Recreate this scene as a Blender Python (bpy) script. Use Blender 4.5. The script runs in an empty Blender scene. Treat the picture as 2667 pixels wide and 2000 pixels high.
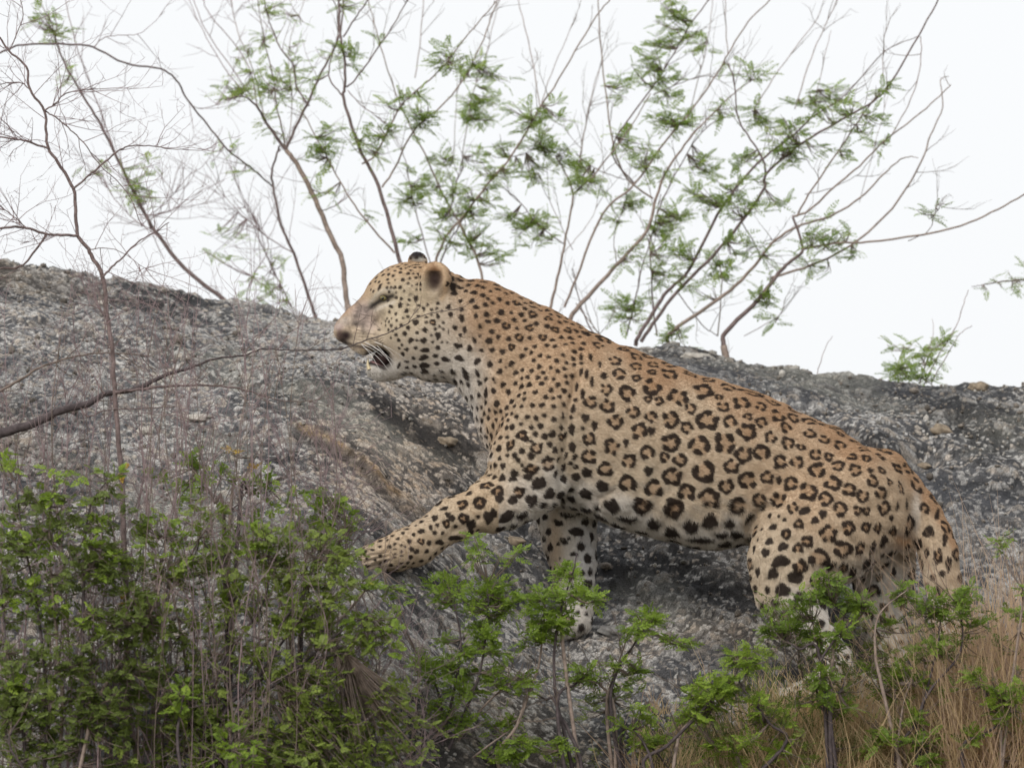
import bpy, math, random
import numpy as np
from mathutils import Vector, Matrix, kdtree
random.seed(7); rng = np.random.default_rng(7)
S = bpy.context.scene; C = S.collection
R = math.radians

# ------------------------------------------------------------------ camera, sky, sun, exposure
PITCH = R(8.0); DIST = 20.0
CAM = np.array([0.0, -DIST*math.cos(PITCH), -DIST*math.sin(PITCH)])
FWD = np.array([0.0, math.cos(PITCH), math.sin(PITCH)]); UPV = np.array([0.0, -math.sin(PITCH), math.cos(PITCH)])
cd = bpy.data.cameras.new('camera'); cam = bpy.data.objects.new('camera', cd); C.objects.link(cam)
cam.location = CAM; cam.rotation_euler = (math.pi/2 + PITCH, 0, 0)
cd.sensor_width = 36; cd.lens = 36*DIST/2.667; cd.clip_start = 0.5; cd.clip_end = 3000
cd.dof.use_dof = True; cd.dof.focus_distance = DIST - 0.1; cd.dof.aperture_fstop = 4.5
S.camera = cam
SUN_EL, SUN_AZ = R(33), R(212)      # azimuth measured clockwise from +Y: behind the camera, to its left
w = bpy.data.worlds.new('World'); S.world = w; w.use_nodes = True
nt = w.node_tree; bg = nt.nodes['Background']
sky = nt.nodes.new('ShaderNodeTexSky'); sky.sky_type = 'NISHITA'; sky.sun_disc = False
sky.sun_elevation = SUN_EL; sky.sun_rotation = SUN_AZ; sky.dust_density = 6; sky.air_density = 1.0; sky.ozone_density = 1.0
hsv = nt.nodes.new('ShaderNodeHueSaturation'); hsv.inputs['Saturation'].default_value = 0.10
nt.links.new(sky.outputs[0], hsv.inputs['Color'])
# thin bright overcast: the clear-sky gradient is mostly replaced by even white cloud
mx = nt.nodes.new('ShaderNodeMix'); mx.data_type = 'RGBA'; mx.inputs[0].default_value = 0.80
mx.inputs[7].default_value = (8.6, 8.75, 8.9, 1)
nt.links.new(hsv.outputs[0], mx.inputs[6]); nt.links.new(mx.outputs[2], bg.inputs[0])
bg.inputs[1].default_value = 0.1105
sd = bpy.data.lights.new('sun', 'SUN'); sun = bpy.data.objects.new('sun', sd); C.objects.link(sun)
sd.energy = 1.4; sd.angle = R(14); sd.color = (1.0, 0.93, 0.84)
sdir = Vector((math.sin(SUN_AZ)*math.cos(SUN_EL), math.cos(SUN_AZ)*math.cos(SUN_EL), math.sin(SUN_EL)))
sun.rotation_euler = sdir.to_track_quat('Z', 'Y').to_euler()
S.view_settings.view_transform = 'Standard'; S.view_settings.look = 'None'
S.view_settings.gamma = 1; S.view_settings.use_curve_mapping = False; S.view_settings.exposure = 0.20

# ------------------------------------------------------------------ helpers
def at(px, py, Y):                      # photograph pixel + depth -> world point
    d = FWD*DIST + np.array([1.0, 0, 0])*(px-1333.5)/1000 + UPV*(1000-py)/1000
    t = (Y - CAM[1])/d[1]
    return CAM + t*d
def proj(P):                            # world points (n,3) -> pixels
    q = P - CAM; z = q@FWD; return 1333.5 + q[:, 0]/z*DIST*1000, 1000 - (q@UPV)/z*DIST*1000
def tag(o, label=None, cat=None, group=None, kind=None):
    for k, v in (('label', label), ('category', cat), ('group', group), ('kind', kind)):
        if v: o[k] = v
    return o
def empty(name, loc, **kw):
    o = bpy.data.objects.new(name, None); C.objects.link(o); o.location = loc; o.empty_display_size = .1
    return tag(o, **kw)
def link(name, me, parent=None, mat=None):
    o = bpy.data.objects.new(name, me); C.objects.link(o)
    if parent:
        o.parent = parent
        o.location = -Vector(parent.location)
    if mat and not me.materials: me.materials.append(mat)
    return o
def smooth(me):
    me.polygons.foreach_set('use_smooth', np.ones(len(me.polygons), bool)); me.update()
def mesh_np(name, V, F, sm=True):
    V = np.asarray(V, np.float32); F = np.asarray(F, np.int32); k = F.shape[1]
    me = bpy.data.meshes.new(name)
    me.vertices.add(len(V)); me.vertices.foreach_set('co', V.ravel())
    me.loops.add(F.size); me.loops.foreach_set('vertex_index', F.ravel())
    me.polygons.add(len(F)); me.polygons.foreach_set('loop_start', np.arange(0, F.size, k, dtype=np.int32))
    me.update(calc_edges=True)
    if sm: smooth(me)
    return me
def set_col(me, name, col):
    a = me.color_attributes.new(name, 'FLOAT_COLOR', 'POINT')
    c = np.ones((len(col), 4), np.float32); c[:, :3] = col; a.data.foreach_set('color', c.ravel())

def material(name, rough=.9, spec=.2):
    m = bpy.data.materials.new(name); m.use_nodes = True
    b = m.node_tree.nodes['Principled BSDF']; b.inputs['Roughness'].default_value = rough
    b.inputs['Specular IOR Level'].default_value = spec
    return m, m.node_tree, b
def mat_flat(name, col, rough=.8, spec=.2, var=.25, scale=60, bump=.0):
    m, t, b = material(name, rough, spec)
    tc = t.nodes.new('ShaderNodeTexCoord'); n = t.nodes.new('ShaderNodeTexNoise'); n.inputs['Scale'].default_value = scale
    n.inputs['Detail'].default_value = 4; t.links.new(tc.outputs['Object'], n.inputs['Vector'])
    r = t.nodes.new('ShaderNodeValToRGB'); r.color_ramp.elements[0].position = .3; r.color_ramp.elements[1].position = .7
    r.color_ramp.elements[0].color = (*[c*(1-var) for c in col], 1); r.color_ramp.elements[1].color = (*[min(1, c*(1+var)) for c in col], 1)
    t.links.new(n.outputs[0], r.inputs[0]); t.links.new(r.outputs[0], b.inputs['Base Color'])
    if bump:
        bp = t.nodes.new('ShaderNodeBump'); bp.inputs['Strength'].default_value = bump; bp.inputs['Distance'].default_value = .002
        t.links.new(n.outputs[0], bp.inputs['Height']); t.links.new(bp.outputs[0], b.inputs['Normal'])
    return m
def mat_leaf(name, stops, trans=.35):
    m, t, b = material(name, .55, .3)
    g = t.nodes.new('ShaderNodeNewGeometry'); oi = t.nodes.new('ShaderNodeObjectInfo')
    a = t.nodes.new('ShaderNodeMath'); a.operation = 'MULTIPLY'; a.inputs[1].default_value = .45
    t.links.new(g.outputs['Random Per Island'], a.inputs[0])
    c = t.nodes.new('ShaderNodeMath'); c.operation = 'MULTIPLY_ADD'; c.inputs[1].default_value = .55
    t.links.new(oi.outputs['Random'], c.inputs[0]); t.links.new(a.outputs[0], c.inputs[2])
    r = t.nodes.new('ShaderNodeValToRGB'); el = r.color_ramp.elements
    el[0].position, el[0].color = stops[0][0], (*stops[0][1], 1); el[1].position, el[1].color = stops[-1][0], (*stops[-1][1], 1)
    for p, col in stops[1:-1]:
        e = el.new(p); e.color = (*col, 1)
    t.links.new(c.outputs[0], r.inputs[0]); t.links.new(r.outputs[0], b.inputs['Base Color'])
    tr = t.nodes.new('ShaderNodeBsdfTranslucent'); ms = t.nodes.new('ShaderNodeMixShader'); ms.inputs[0].default_value = trans
    t.links.new(r.outputs[0], tr.inputs[0]); t.links.new(b.outputs[0], ms.inputs[1]); t.links.new(tr.outputs[0], ms.inputs[2])
    t.links.new(ms.outputs[0], t.nodes['Material Output'].inputs[0])
    return m

M_BARK_FD = mat_flat('charcoal_bark', (.085, .07, .072), .9, .1, .35, 90, .5)
M_BARK_D = mat_flat('dark_bark', (.17, .13, .125), .9, .1, .35, 90, .5)  # lightened: sky glare over the back stems is put into the colour
M_BARK_G = mat_flat('grey_brown_bark', (.27, .215, .185), .9, .1, .3, 90, .5)  # tone lifted too, for stems washed out by the bright sky
M_TWIG_P = mat_flat('purple_grey_twig', (.26, .195, .20), .9, .1, .25, 60)
M_TWIG_F = mat_flat('weathered_twig', (.17, .135, .115), .9, .1, .3, 60)
M_WHIP = mat_flat('pale_whip_bark', (.36, .31, .30), .9, .1, .25, 60)
M_LEAF_B = mat_leaf('back_leaf', [(0, (.19, .27, .08)), (.45, (.30, .42, .10)), (.8, (.41, .53, .13)), (1, (.50, .58, .15))], .74)
M_LEAF_F = mat_leaf('front_leaf', [(0, (.10, .155, .025)), (.4, (.165, .25, .035)), (.8, (.25, .36, .045)), (1, (.35, .45, .07))], .4)
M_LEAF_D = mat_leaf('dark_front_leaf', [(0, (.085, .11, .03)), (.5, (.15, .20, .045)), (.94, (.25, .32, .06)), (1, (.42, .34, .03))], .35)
M_LEAF_Y = mat_leaf('yellow_leaf', [(0, (.5, .3, .04)), (1, (.6, .42, .06))], .35)

# --- vectorised noise
def h2(ix, iy, s):
    v = (ix.astype(np.int64)*374761393 + iy.astype(np.int64)*668265263 + s*2246822519) & 0xffffffff
    v = ((v ^ (v >> 13))*1274126177) & 0xffffffff
    v = (v ^ (v >> 16)) & 0xffffffff
    return v.astype(np.float64)/4294967295.0
def vnoise(x, y, s=0):
    ix = np.floor(x); iy = np.floor(y); fx = x-ix; fy = y-iy; fx = fx*fx*(3-2*fx); fy = fy*fy*(3-2*fy)
    a = h2(ix, iy, s); b = h2(ix+1, iy, s); c = h2(ix, iy+1, s); d = h2(ix+1, iy+1, s)
    return (a*(1-fx)+b*fx)*(1-fy)+(c*(1-fx)+d*fx)*fy
def fbm(x, y, s=0, o=4):
    r = 0; a = .5
    for i in range(o):
        r = r + a*(vnoise(x, y, s+i*17)-.5)*2; x = x*2.03+11.3; y = y*2.03+5.7; a *= .5
    return r
def worley(x, y, s=0):
    ix = np.floor(x); iy = np.floor(y); f1 = np.full(x.shape, 9.); f2 = np.full(x.shape, 9.); cid = np.zeros(x.shape)
    for dx in (-1, 0, 1):
        for dy in (-1, 0, 1):
            jx = ix+dx; jy = iy+dy
            px = jx+.1+.8*h2(jx, jy, s); py = jy+.1+.8*h2(jx, jy, s+1)
            d = np.hypot(x-px, y-py); c = h2(jx, jy, s+2)
            n = d < f1
            f2 = np.where(n, f1, np.minimum(f2, d)); cid = np.where(n, c, cid); f1 = np.where(n, d, f1)
    return f1, f2, cid
def ss(a, b, x):
    t = np.clip((x-a)/(b-a), 0, 1); return t*t*(3-2*t)

# ------------------------------------------------------------------ rock dome
CR = np.array([(-700, 600), (-300, 640), (0, 685), (60, 700), (130, 708), (250, 733), (400, 752), (560, 792), (700, 812), (870, 832), (1100, 850), (1350, 868), (1600, 893),
               (1750, 900), (1830, 912), (1900, 935), (2050, 950), (2200, 975), (2300, 990), (2400, 1010), (2540, 1010), (2600, 1022), (2667, 1030), (3000, 1075), (3400, 1140)], float)
YC = 1.5
crx = np.array([at(p[0], p[1], YC)[0] for p in CR]); crz = np.array([at(p[0], p[1], YC)[2] for p in CR])
Z0X = [-2.2, -1.4, -.6, -.36, -.12, .15, .45, .75, 1.4, 2.2]
Z0Z = [-.12, -.2, -.32, -.385, -.55, -.705, -.74, -.745, -.86, -1.05]
def seg_d(px, py, pts):
    best = np.full(px.shape, 1e9); par = np.zeros(px.shape)
    L = 0
    for (ax, ay), (bx, by) in zip(pts[:-1], pts[1:]):
        vx, vy = bx-ax, by-ay; l2 = vx*vx+vy*vy
        t = np.clip(((px-ax)*vx+(py-ay)*vy)/l2, 0, 1)
        dx = px-ax-t*vx; dy = (py-ay-t*vy)
        d = np.hypot(dx, dy); sgn = np.sign(vx*(py-ay)-vy*(px-ax))
        n = d < np.abs(best); best = np.where(n, d*np.where(sgn == 0, 1, sgn), best)
    return best           # signed: positive = below a left-to-right line
def rock_base(x, y):
    z0 = np.interp(x, Z0X, Z0Z); zc = np.interp(x, crx, crz)
    zb = zc + (y-YC)*.13 - .33*(np.clip(y-YC, 0, 99))**1.6
    m0 = .74 + .12*ss(-.5, 1.2, x); m1 = .20
    u = np.clip(y/YC, 0, 1)
    H = (2*u**3-3*u**2+1)*z0 + (u**3-2*u**2+u)*YC*m0 + (-2*u**3+3*u**2)*zc + (u**3-u**2)*YC*m1
    zf = z0 + m0*y - .55*ss(.25, 1.2, -y)*ss(-.1, 1.1, -x)
    z = np.where(y < 0, zf, np.where(y > YC, zb, H))
    side = np.clip(np.abs(x)-2.4, 0, 99)
    z = z - .25*side**1.5
    return np.maximum(z, -4.9)
def rock_z(x, y, fine=True):
    z = rock_base(x, y)
    near = ss(-2.6, -1.6, y)*(1-ss(2.2, 3.0, y))*(1-ss(1.9, 2.4, np.abs(x)))
    z = z + .05*fbm(x*1.1+3, y*1.1, 5, 3) * (1-.75*near) 
    z = z + near*(.030*fbm(x*4.2+8, y*4.2, 9, 3) + .012*fbm(x*14, y*14+2, 21, 3))
    return z
def axis(lo, a, b, hi, step, n_out):
    inner = np.arange(a, b, step)
    t = np.linspace(0, 1, n_out)[1:]
    return np.concatenate([(a-(a-lo)*t**2.2)[::-1], inner, b+(hi-b)*t**2.2])
xs = axis(-9, -1.52, 1.52, 9, .0036, 40); ys = axis(-7, -1.22, 1.72, 9, .0046, 40)
X, Y = np.meshgrid(xs, ys, indexing='ij')
Z = rock_z(X, Y)
PX, PY = proj(np.stack([X.ravel(), Y.ravel(), Z.ravel()], 1)); PX = PX.reshape(X.shape); PY = PY.reshape(X.shape)
wx = X + .005*fbm(X*30, Y*30, 3, 2); wy = Y + .004*fbm(X*30+9, Y*30, 4, 2)
dens = ss(.35, .65, vnoise(X*2.1+4, Y*2.1, 77))
f1, f2, c1 = worley(wx*58, wy*88, 100); g1, g2, c2 = worley(wx*115, wy*165, 200); k1, k2, c3 = worley(wx*21, wy*30, 300)
bump1 = np.clip(1-f1*1.35, 0, 1)**.7*(.25+.75*c1); bump2 = np.clip(1-g1*1.3, 0, 1)*(.4+.6*c2); bump3 = np.clip(1-k1*1.3, 0, 1)**.8*np.clip(c3-.62, 0, 1)*2.6
det = (np.abs(X) < 1.7) & (Y > -1.3) & (Y < 1.9)
rel = .0050*bump1 + .0022*bump2 + .014*bump3 + .010*fbm(X*22, Y*26, 333, 3) - .004
# ledges, cracks and hollows seen on the face
def mark(pts, wpx, side=0): 
    d = seg_d(PX + 14*fbm(X*12, Y*12, 31, 3), PY + 14*fbm(X*12, Y*12, 41, 3), pts)
    return d
d1 = mark([(765, 1108), (850, 1150), (925, 1185), (985, 1240), (1050, 1300), (1110, 1345)], 0)
crack = np.exp(-((d1-16)/15)**2); lip = np.exp(-((d1+5)/7)**2)*(.5+.8*vnoise(X*20, Y*20, 66))
inx = ss(740, 790, PX)*(1-ss(1090, 1140, PX)); crack = crack*inx; lip = lip*inx
d2 = mark([(395, 925), (440, 950), (520, 965), (600, 995), (700, 1005), (790, 1015)], 0); in2 = ss(380, 410, PX)*(1-ss(780, 830, PX))
cr2 = np.exp(-((d2-6)/10)**2)*in2*(.45+.55*ss(.4, .6, vnoise(X*11, Y*11, 55)))
d3 = mark([(1270, 1330), (1330, 1345), (1400, 1390)], 0); cr3 = np.exp(-(d3/13)**2)*ss(1240, 1280, PX)*(1-ss(1400, 1430, PX))
CKS = [[(2150, 1090), (2300, 1165), (2420, 1195), (2560, 1250), (2700, 1290)], [(1660, 905), (1830, 950), (2080, 985), (2260, 1040), (2480, 1075)], [(-40, 820), (140, 850), (330, 905), (420, 930)], [(60, 735), (230, 765), (420, 800), (560, 850)],
       [(1330, 1690), (1480, 1680), (1640, 1710), (1780, 1790)], [(1000, 1560), (1120, 1600), (1230, 1680), (1300, 1690)], [(1600, 1480), (1700, 1560), (1850, 1600), (1980, 1700)], [(560, 1120), (640, 1190), (700, 1290), (720, 1400)]]
crk = 0
for c_i, c_p in enumerate(CKS):
    dd_ = mark(c_p, 0); wv = 5+9*vnoise(X*9, Y*9, 500+c_i)
    ends = ss(c_p[0][0]-20, c_p[0][0]+60, PX)*(1-ss(c_p[-1][0]-80, c_p[-1][0]+10, PX)) if c_p[-1][0]-c_p[0][0] > 250 else ss(c_p[0][1], c_p[0][1]+60, PY)*(1-ss(c_p[-1][1]-60, c_p[-1][1], PY))
    crk = np.maximum(crk, np.exp(-(dd_/wv)**2)*ends*(.35+.65*ss(.35, .6, vnoise(X*7, Y*7, 520+c_i))))
hol = np.exp(-(((PX-2400)/60)**2+((PY-1190)/20)**2)) + .6*np.exp(-(((PX-450)/30)**2+((PY-950)/14)**2)) + .7*np.exp(-(((PX-1560)/60)**2+((PY-1700)/12)**2)) + .5*np.exp(-(((PX-1130)/50)**2+((PY-1640)/14)**2))
ledge = .004*ss(-10, 30, -d1)*inx*np.exp(-(d1/120)**2)
Z = Z + np.where(det, rel, 0) - .013*crk + .012*fbm(X*7+5, Y*10, 611, 3)*det - .008*crack + .004*lip - .040*cr2 - .03*cr3 - .06*hol + ledge
for ppx, ppy, pY in ((1430, 1655, .10), (1000, 1486, -.126), (2062, 1830, -.105), (2225, 1828, .092)):
    pp = at(ppx, ppy, pY); i_ = int(np.searchsorted(xs, pp[0])); j_ = int(np.searchsorted(ys, pY)); dz = pp[2]+.004-np.median(Z[i_-12:i_+12, j_-6:j_+6])
    print('paw', ppx, 'dz', round(float(dz), 3)); Z = Z + dz*np.exp(-((X-pp[0])/.15)**2-((Y-pY)/.13)**2)
# colours of the grains
n1 = fbm(X*1.7, Y*2.3+3, 61, 4); n2 = fbm(X*6, Y*9, 62, 3); n3 = fbm(X*45, Y*60, 63, 2)
n4 = fbm(X*3.2+1, Y*6.5, 64, 5)
brn = np.exp(-(((PX-1060)/230)**2+((PY-1180)/170)**2)**1.5)[..., None]*.45
val = np.clip(.084 + .05*n1 + .055*n2 + .045*n3 + .09*n4, .03, .3)
pale = ss(.62, .95, c1 + .25*n2 + .2*n1 + .45*n4)*ss(.15, .5, 1-f1) 
pale2 = ss(.72, .92, c2 + .15*n1 + .3*n4)*.9; pale3 = np.clip((c3-.8)*4, 0, 1)*ss(.2, .5, 1-k1)
A = np.maximum.reduce([pale, pale2, pale3])
dark = ss(.0, .30, .30-c1)*.6
warm = ss(.05, .6, fbm(X*1.3+7, Y*1.8, 71, 3)+.15*n2)
base = np.stack([val*1.0, val*1.0, val*1.03], -1)
wcol = np.stack([val*1.28, val*1.08, val*.86], -1)
col = base*(1-warm[..., None]) + wcol*warm[..., None]
pc = np.stack([.30+.28*c2, .29+.27*c2, .27+.25*c2], -1)*(1+.0*A[..., None]); pw = np.stack([.32+.14*c2, .275+.11*c2, .215+.09*c2], -1)
tint = (h2(np.floor(c1*997), np.floor(c1*331), 5) < .35)*.7 + warm*.3
pcol = pc*(1-tint[..., None]) + pw*tint[..., None]
col = col*(1-dark[..., None]*.6)
col = col*(1-A[..., None]*.85) + pcol*A[..., None]*.85
gap = ss(.0, .16, f2-f1); col = col*(.55+.45*gap)[..., None]
och = np.clip(lip*1.1 + .35*ss(0, .5, fbm(X*9, Y*9, 81, 2))*np.exp(-((d1+16)/np.where(PX > 930, 34, 10))**2)*inx, 0, 1)[..., None]
och = och*(.55+.45*ss(.3, .7, vnoise(X*26, Y*30, 99)))[..., None]; dk = (np.maximum(crack, crk*.75)*.75)[..., None]; col = col*(1-dk)+np.array([.045, .038, .034])*dk  # dk: shade of the shallow cracks painted into the rock colour
col = col*(1-och*.75) + np.array([.30, .22, .13])*(.35+1.1*c2[..., None]*(.4+.6*c1[..., None]))*och*.75
blk = ss(.05, .55, fbm(X*1.6+2, Y*4.2, 91, 5)+.06)[..., None]*.52; col = col*(1-blk) + np.array([.035, .038, .045])*blk
col = col*(1-brn)+col*np.array([1.45, 1.12, .8])*brn
lich = ss(.15, .6, fbm(X*2.3, Y*4.1+9, 95, 4))[..., None]*.5; col = col*(1-lich)+np.array([.27, .265, .225])*(.6+.7*c2[..., None])*lich
out = 1-(det[..., None]*1.)
n = X.shape; idx = np.arange(n[0]*n[1]).reshape(n)
F = np.stack([idx[:-1, :-1], idx[1:, :-1], idx[1:, 1:], idx[:-1, 1:]], -1).reshape(-1, 4)
RV = np.stack([X, Y, Z], -1)
me = mesh_np('rock_slope', RV.reshape(-1, 3), F); set_col(me, 'col', np.clip(col*np.array([.87, .87, .89]), .01, .8).reshape(-1, 3))
m_rock, t, b = material('granite', .93, .25)
ca = t.nodes.new('ShaderNodeAttribute'); ca.attribute_name = 'col'
tc = t.nodes.new('ShaderNodeTexCoord'); nz = t.nodes.new('ShaderNodeTexNoise'); nz.inputs['Scale'].default_value = 260; nz.inputs['Detail'].default_value = 5
t.links.new(tc.outputs['Object'], nz.inputs['Vector'])
mr = t.nodes.new('ShaderNodeMapRange'); mr.inputs[3].default_value = .45; mr.inputs[4].default_value = 1.6; mr.inputs[1].default_value = .3; mr.inputs[2].default_value = .7
t.links.new(nz.outputs[0], mr.inputs[0])
mu = t.nodes.new('ShaderNodeMix'); mu.data_type = 'RGBA'; mu.blend_type = 'MULTIPLY'; mu.inputs[0].default_value = 1
t.links.new(ca.outputs['Color'], mu.inputs[6]); t.links.new(mr.outputs[0], mu.inputs[7]); t.links.new(mu.outputs[2], b.inputs['Base Color'])
bp = t.nodes.new('ShaderNodeBump'); bp.inputs['Strength'].default_value = .7; bp.inputs['Distance'].default_value = .003
t.links.new(nz.outputs[0], bp.inputs['Height']); t.links.new(bp.outputs[0], b.inputs['Normal'])
rock = link('rock_slope', me, None, m_rock); tag(rock, kind='structure')
m_gr = mat_flat('dry_earth', (.20, .16, .11), .95, .1, .35, .5, .3)
me = mesh_np('ground', [(-900, -900, -4.6), (900, -900, -4.6), (900, 900, -4.6), (-900, 900, -4.6)], [(0, 1, 2, 3)], False)
tag(link('ground', me, None, m_gr), kind='structure')

def surf(x, y):
    i = int(np.clip(np.searchsorted(xs, x), 1, len(xs)-1)); j = int(np.clip(np.searchsorted(ys, y), 1, len(ys)-1))
    return float(Z[i, j])
def hit(px, py):                       # first rock vertex along the ray through a pixel
    for Yv in np.arange(-1.2, 1.7, .01):
        p = at(px, py, Yv)
        if p[2] <= surf(p[0], Yv): return p
    return at(px, py, YC)

# gravel chips lying loose on the rock
def ico():
    g = (1+5**.5)/2
    v = np.array([(-1, g, 0), (1, g, 0), (-1, -g, 0), (1, -g, 0), (0, -1, g), (0, 1, g), (0, -1, -g), (0, 1, -g), (g, 0, -1), (g, 0, 1), (-g, 0, -1), (-g, 0, 1)], float)
    v /= np.linalg.norm(v[0])
    f = np.array([(0, 11, 5), (0, 5, 1), (0, 1, 7), (0, 7, 10), (0, 10, 11), (1, 5, 9), (5, 11, 4), (11, 10, 2), (10, 7, 6), (7, 1, 8), (3, 9, 4), (3, 4, 2), (3, 2, 6), (3, 6, 8), (3, 8, 9), (4, 9, 5), (2, 4, 11), (6, 2, 10), (8, 6, 7), (9, 8, 1)])
    return v, f
iv, iff = ico()
NG = 9000
gx = rng.uniform(-1.5, 1.5, NG); gy = rng.uniform(-.7, 1.62, NG)
keep = vnoise(gx*2.4, gy*2.4, 401) + rng.uniform(-.3, .3, NG) > .5
gx, gy = gx[keep], gy[keep]; NG = len(gx)
ii = np.clip(np.searchsorted(xs, gx), 1, len(xs)-1); jj = np.clip(np.searchsorted(ys, gy), 1, len(ys)-1)
gz = Z[ii, jj]; gs = .0028*np.exp(rng.normal(0, .55, NG)); gs = np.clip(gs, .0015, .014)
VV = iv[None]*gs[:, None, None]*rng.uniform(.6, 1.4, (NG, 1, 3))*rng.uniform(.75, 1.25, (NG, 12, 3)) + np.stack([gx, gy, gz+gs*.3], 1)[:, None]
FF = (iff[None] + (np.arange(NG)*12)[:, None, None]).reshape(-1, 3)
gc = np.where(rng.random((NG, 1)) < .35, np.array([[.30, .285, .26]]), np.array([[.17, .15, .13]]))*rng.uniform(.5, 1.35, (NG, 1))
gme = mesh_np('gravel', VV.reshape(-1, 3), FF, False); set_col(gme, 'col', np.repeat(gc, 12, 0))
tag(link('gravel', gme, None, m_rock), 'loose pale grit and small chips scattered over the grey rock slope', 'gravel', kind='stuff')

# individual stones
M_ST = [mat_flat('pale_stone', (.36, .335, .30), .9, .2, .4, 90, .8), mat_flat('tan_stone', (.24, .195, .145), .9, .2, .35, 70, .8), mat_flat('grey_stone', (.2, .195, .19), .9, .2, .4, 70, .8)]
def stone(px, py, r, kind, label, sx=1.3, sz=.7):
    p = hit(px, py); rs = random.Random(int(px))
    v = iv.copy(); f = iff
    # one subdivision
    vs = [tuple(q) for q in v]; cache = {}; nf = []
    def mid(a, b_):
        k = (min(a, b_), max(a, b_))
        if k not in cache:
            q = (np.array(vs[a])+np.array(vs[b_])); q /= np.linalg.norm(q); vs.append(tuple(q)); cache[k] = len(vs)-1
        return cache[k]
    for _ in range(2):
        nf = []; cache.clear()
        for a, b_, c_ in f:
            x1, x2, x3 = mid(a, b_), mid(b_, c_), mid(c_, a); nf += [(a, x1, x3), (b_, x2, x1), (c_, x3, x2), (x1, x2, x3)]
        f = np.array(nf)
    v = np.array(vs); ph = rs.random()*9
    k = 1 + .22*np.sin(v[:, 0]*3.1+ph)*np.cos(v[:, 1]*2.7+ph*2) + .12*np.sin(v[:, 2]*6+v[:, 0]*5+ph) + .05*np.sin(v[:, 0]*13+v[:, 1]*11)
    v = v*k[:, None]*np.array([sx, 1.0, sz])*r/1000
    o = link('stone', mesh_np('stone', v, f, False), None, M_ST[kind])
    o.location = (p[0], p[1]+.2*r/1000, surf(p[0], p[1]+.2*r/1000)-.12*r/1000); o.rotation_euler = (.3, 0, rs.random()*6)
    o.rotation_euler.z = rs.uniform(-.4, .4)
    tag(o, label, 'stone', 'loose stones on the rock slope')
stone(1812, 932, 30, 0, 'flat whitish stone on the rock crest just above the leopard\'s back', 1.8, .45)
stone(2407, 1217, 14, 1, 'small cream stone in the dark hollow behind the leopard\'s rump')
stone(2548, 1016, 22, 1, 'brownish lump on the crest line at the far right')
stone(2450, 1125, 26, 1, 'tan rounded stone on the slope above the dark hollow')
stone(378, 1125, 20, 0, 'pale pinkish stone below the thick bare branch', 1.2)
stone(1165, 1160, 20, 1, 'rounded brown knob of stone in front of the leopard\'s chest')
stone(1010, 990, 15, 0, 'pale pebble below the leopard\'s open mouth')
stone(1340, 1415, 20, 1, 'light brown stone under the outstretched front leg', 1.5)
stone(1590, 1655, 22, 2, 'grey stone just behind the far front paw', 1.6)
stone(1000, 1665, 20, 0, 'whitish stone at the right edge of the big green bush', 1.2)
stone(500, 1090, 26, 0, 'long flat light grey stone below the bare branch', 2.0, .35)
stone(265, 795, 12, 0, 'small bright stone beside the dead stem at the upper left', 1.5)

# ------------------------------------------------------------------ leopard: implicit body -> one continuous mesh
def P3(px, py, y): return at(px, py, y/1000.)
GRID = .0034
lo = np.array([-.50, -.235, -.86]); hi = np.array([1.27, .235, .395])
ng = np.ceil((hi-lo)/GRID).astype(int)
D = np.full(ng, 1.0, np.float32)
axs = [lo[i] + np.arange(ng[i], dtype=np.float32)*GRID for i in range(3)]
def box_of(pts, rad):
    a = np.min(pts-rad[:, None], 0); b_ = np.max(pts+rad[:, None], 0)
    i0 = np.clip(((a-lo)/GRID).astype(int)-1, 0, ng-1); i1 = np.clip(((b_-lo)/GRID).astype(int)+2, 1, ng)
    return tuple(slice(int(i0[i]), int(i1[i])) for i in range(3))
def grid(sl): return axs[0][sl[0]][:, None, None], axs[1][sl[1]][None, :, None], axs[2][sl[2]][None, None, :]
def smin(a, b_, k):
    h = np.clip(.5+.5*(b_-a)/k, 0, 1); return b_*(1-h)+a*h-k*h*(1-h)
def cone(a, b_, ra, rb, sq, sl):
    x, y, z = grid(sl); yc = None
    ba = (b_-a)*np.array([1, 1/sq, 1]); l2 = float(ba@ba)+1e-9
    px_, py_, pz_ = x-a[0], (y-a[1])/sq, z-a[2]
    h = np.clip((px_*ba[0]+py_*ba[1]+pz_*ba[2])/l2, 0, 1)
    d = np.sqrt((px_-h*ba[0])**2+(py_-h*ba[1])**2+(pz_-h*ba[2])**2) - (ra+(rb-ra)*h)
    return d*min(1, sq)**.5
def group(prims, kin, kout, op='add'):
    """prims: list of chains [(px,py,y,r),...] with a y squash"""
    allp = []; allr = []
    for ch, sq in prims:
        for q in ch: allp.append(P3(q[0], q[1], q[2])); allr.append(q[3]/1000*max(1, sq)+.06)
    sl = box_of(np.array(allp), np.array(allr))
    g = None
    for ch, sq in prims:
        if len(ch) == 1: ch = ch*2
        for q, q2 in zip(ch[:-1], ch[1:]):
            d = cone(P3(*q[:3]), P3(*q2[:3]), q[3]/1000, q2[3]/1000, sq, sl)
            g = d if g is None else smin(g, d, kin)
    if op == 'add': D[sl] = smin(D[sl], g.astype(np.float32), kout)
    else: D[sl] = -smin(-D[sl], g.astype(np.float32), kout)
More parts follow.
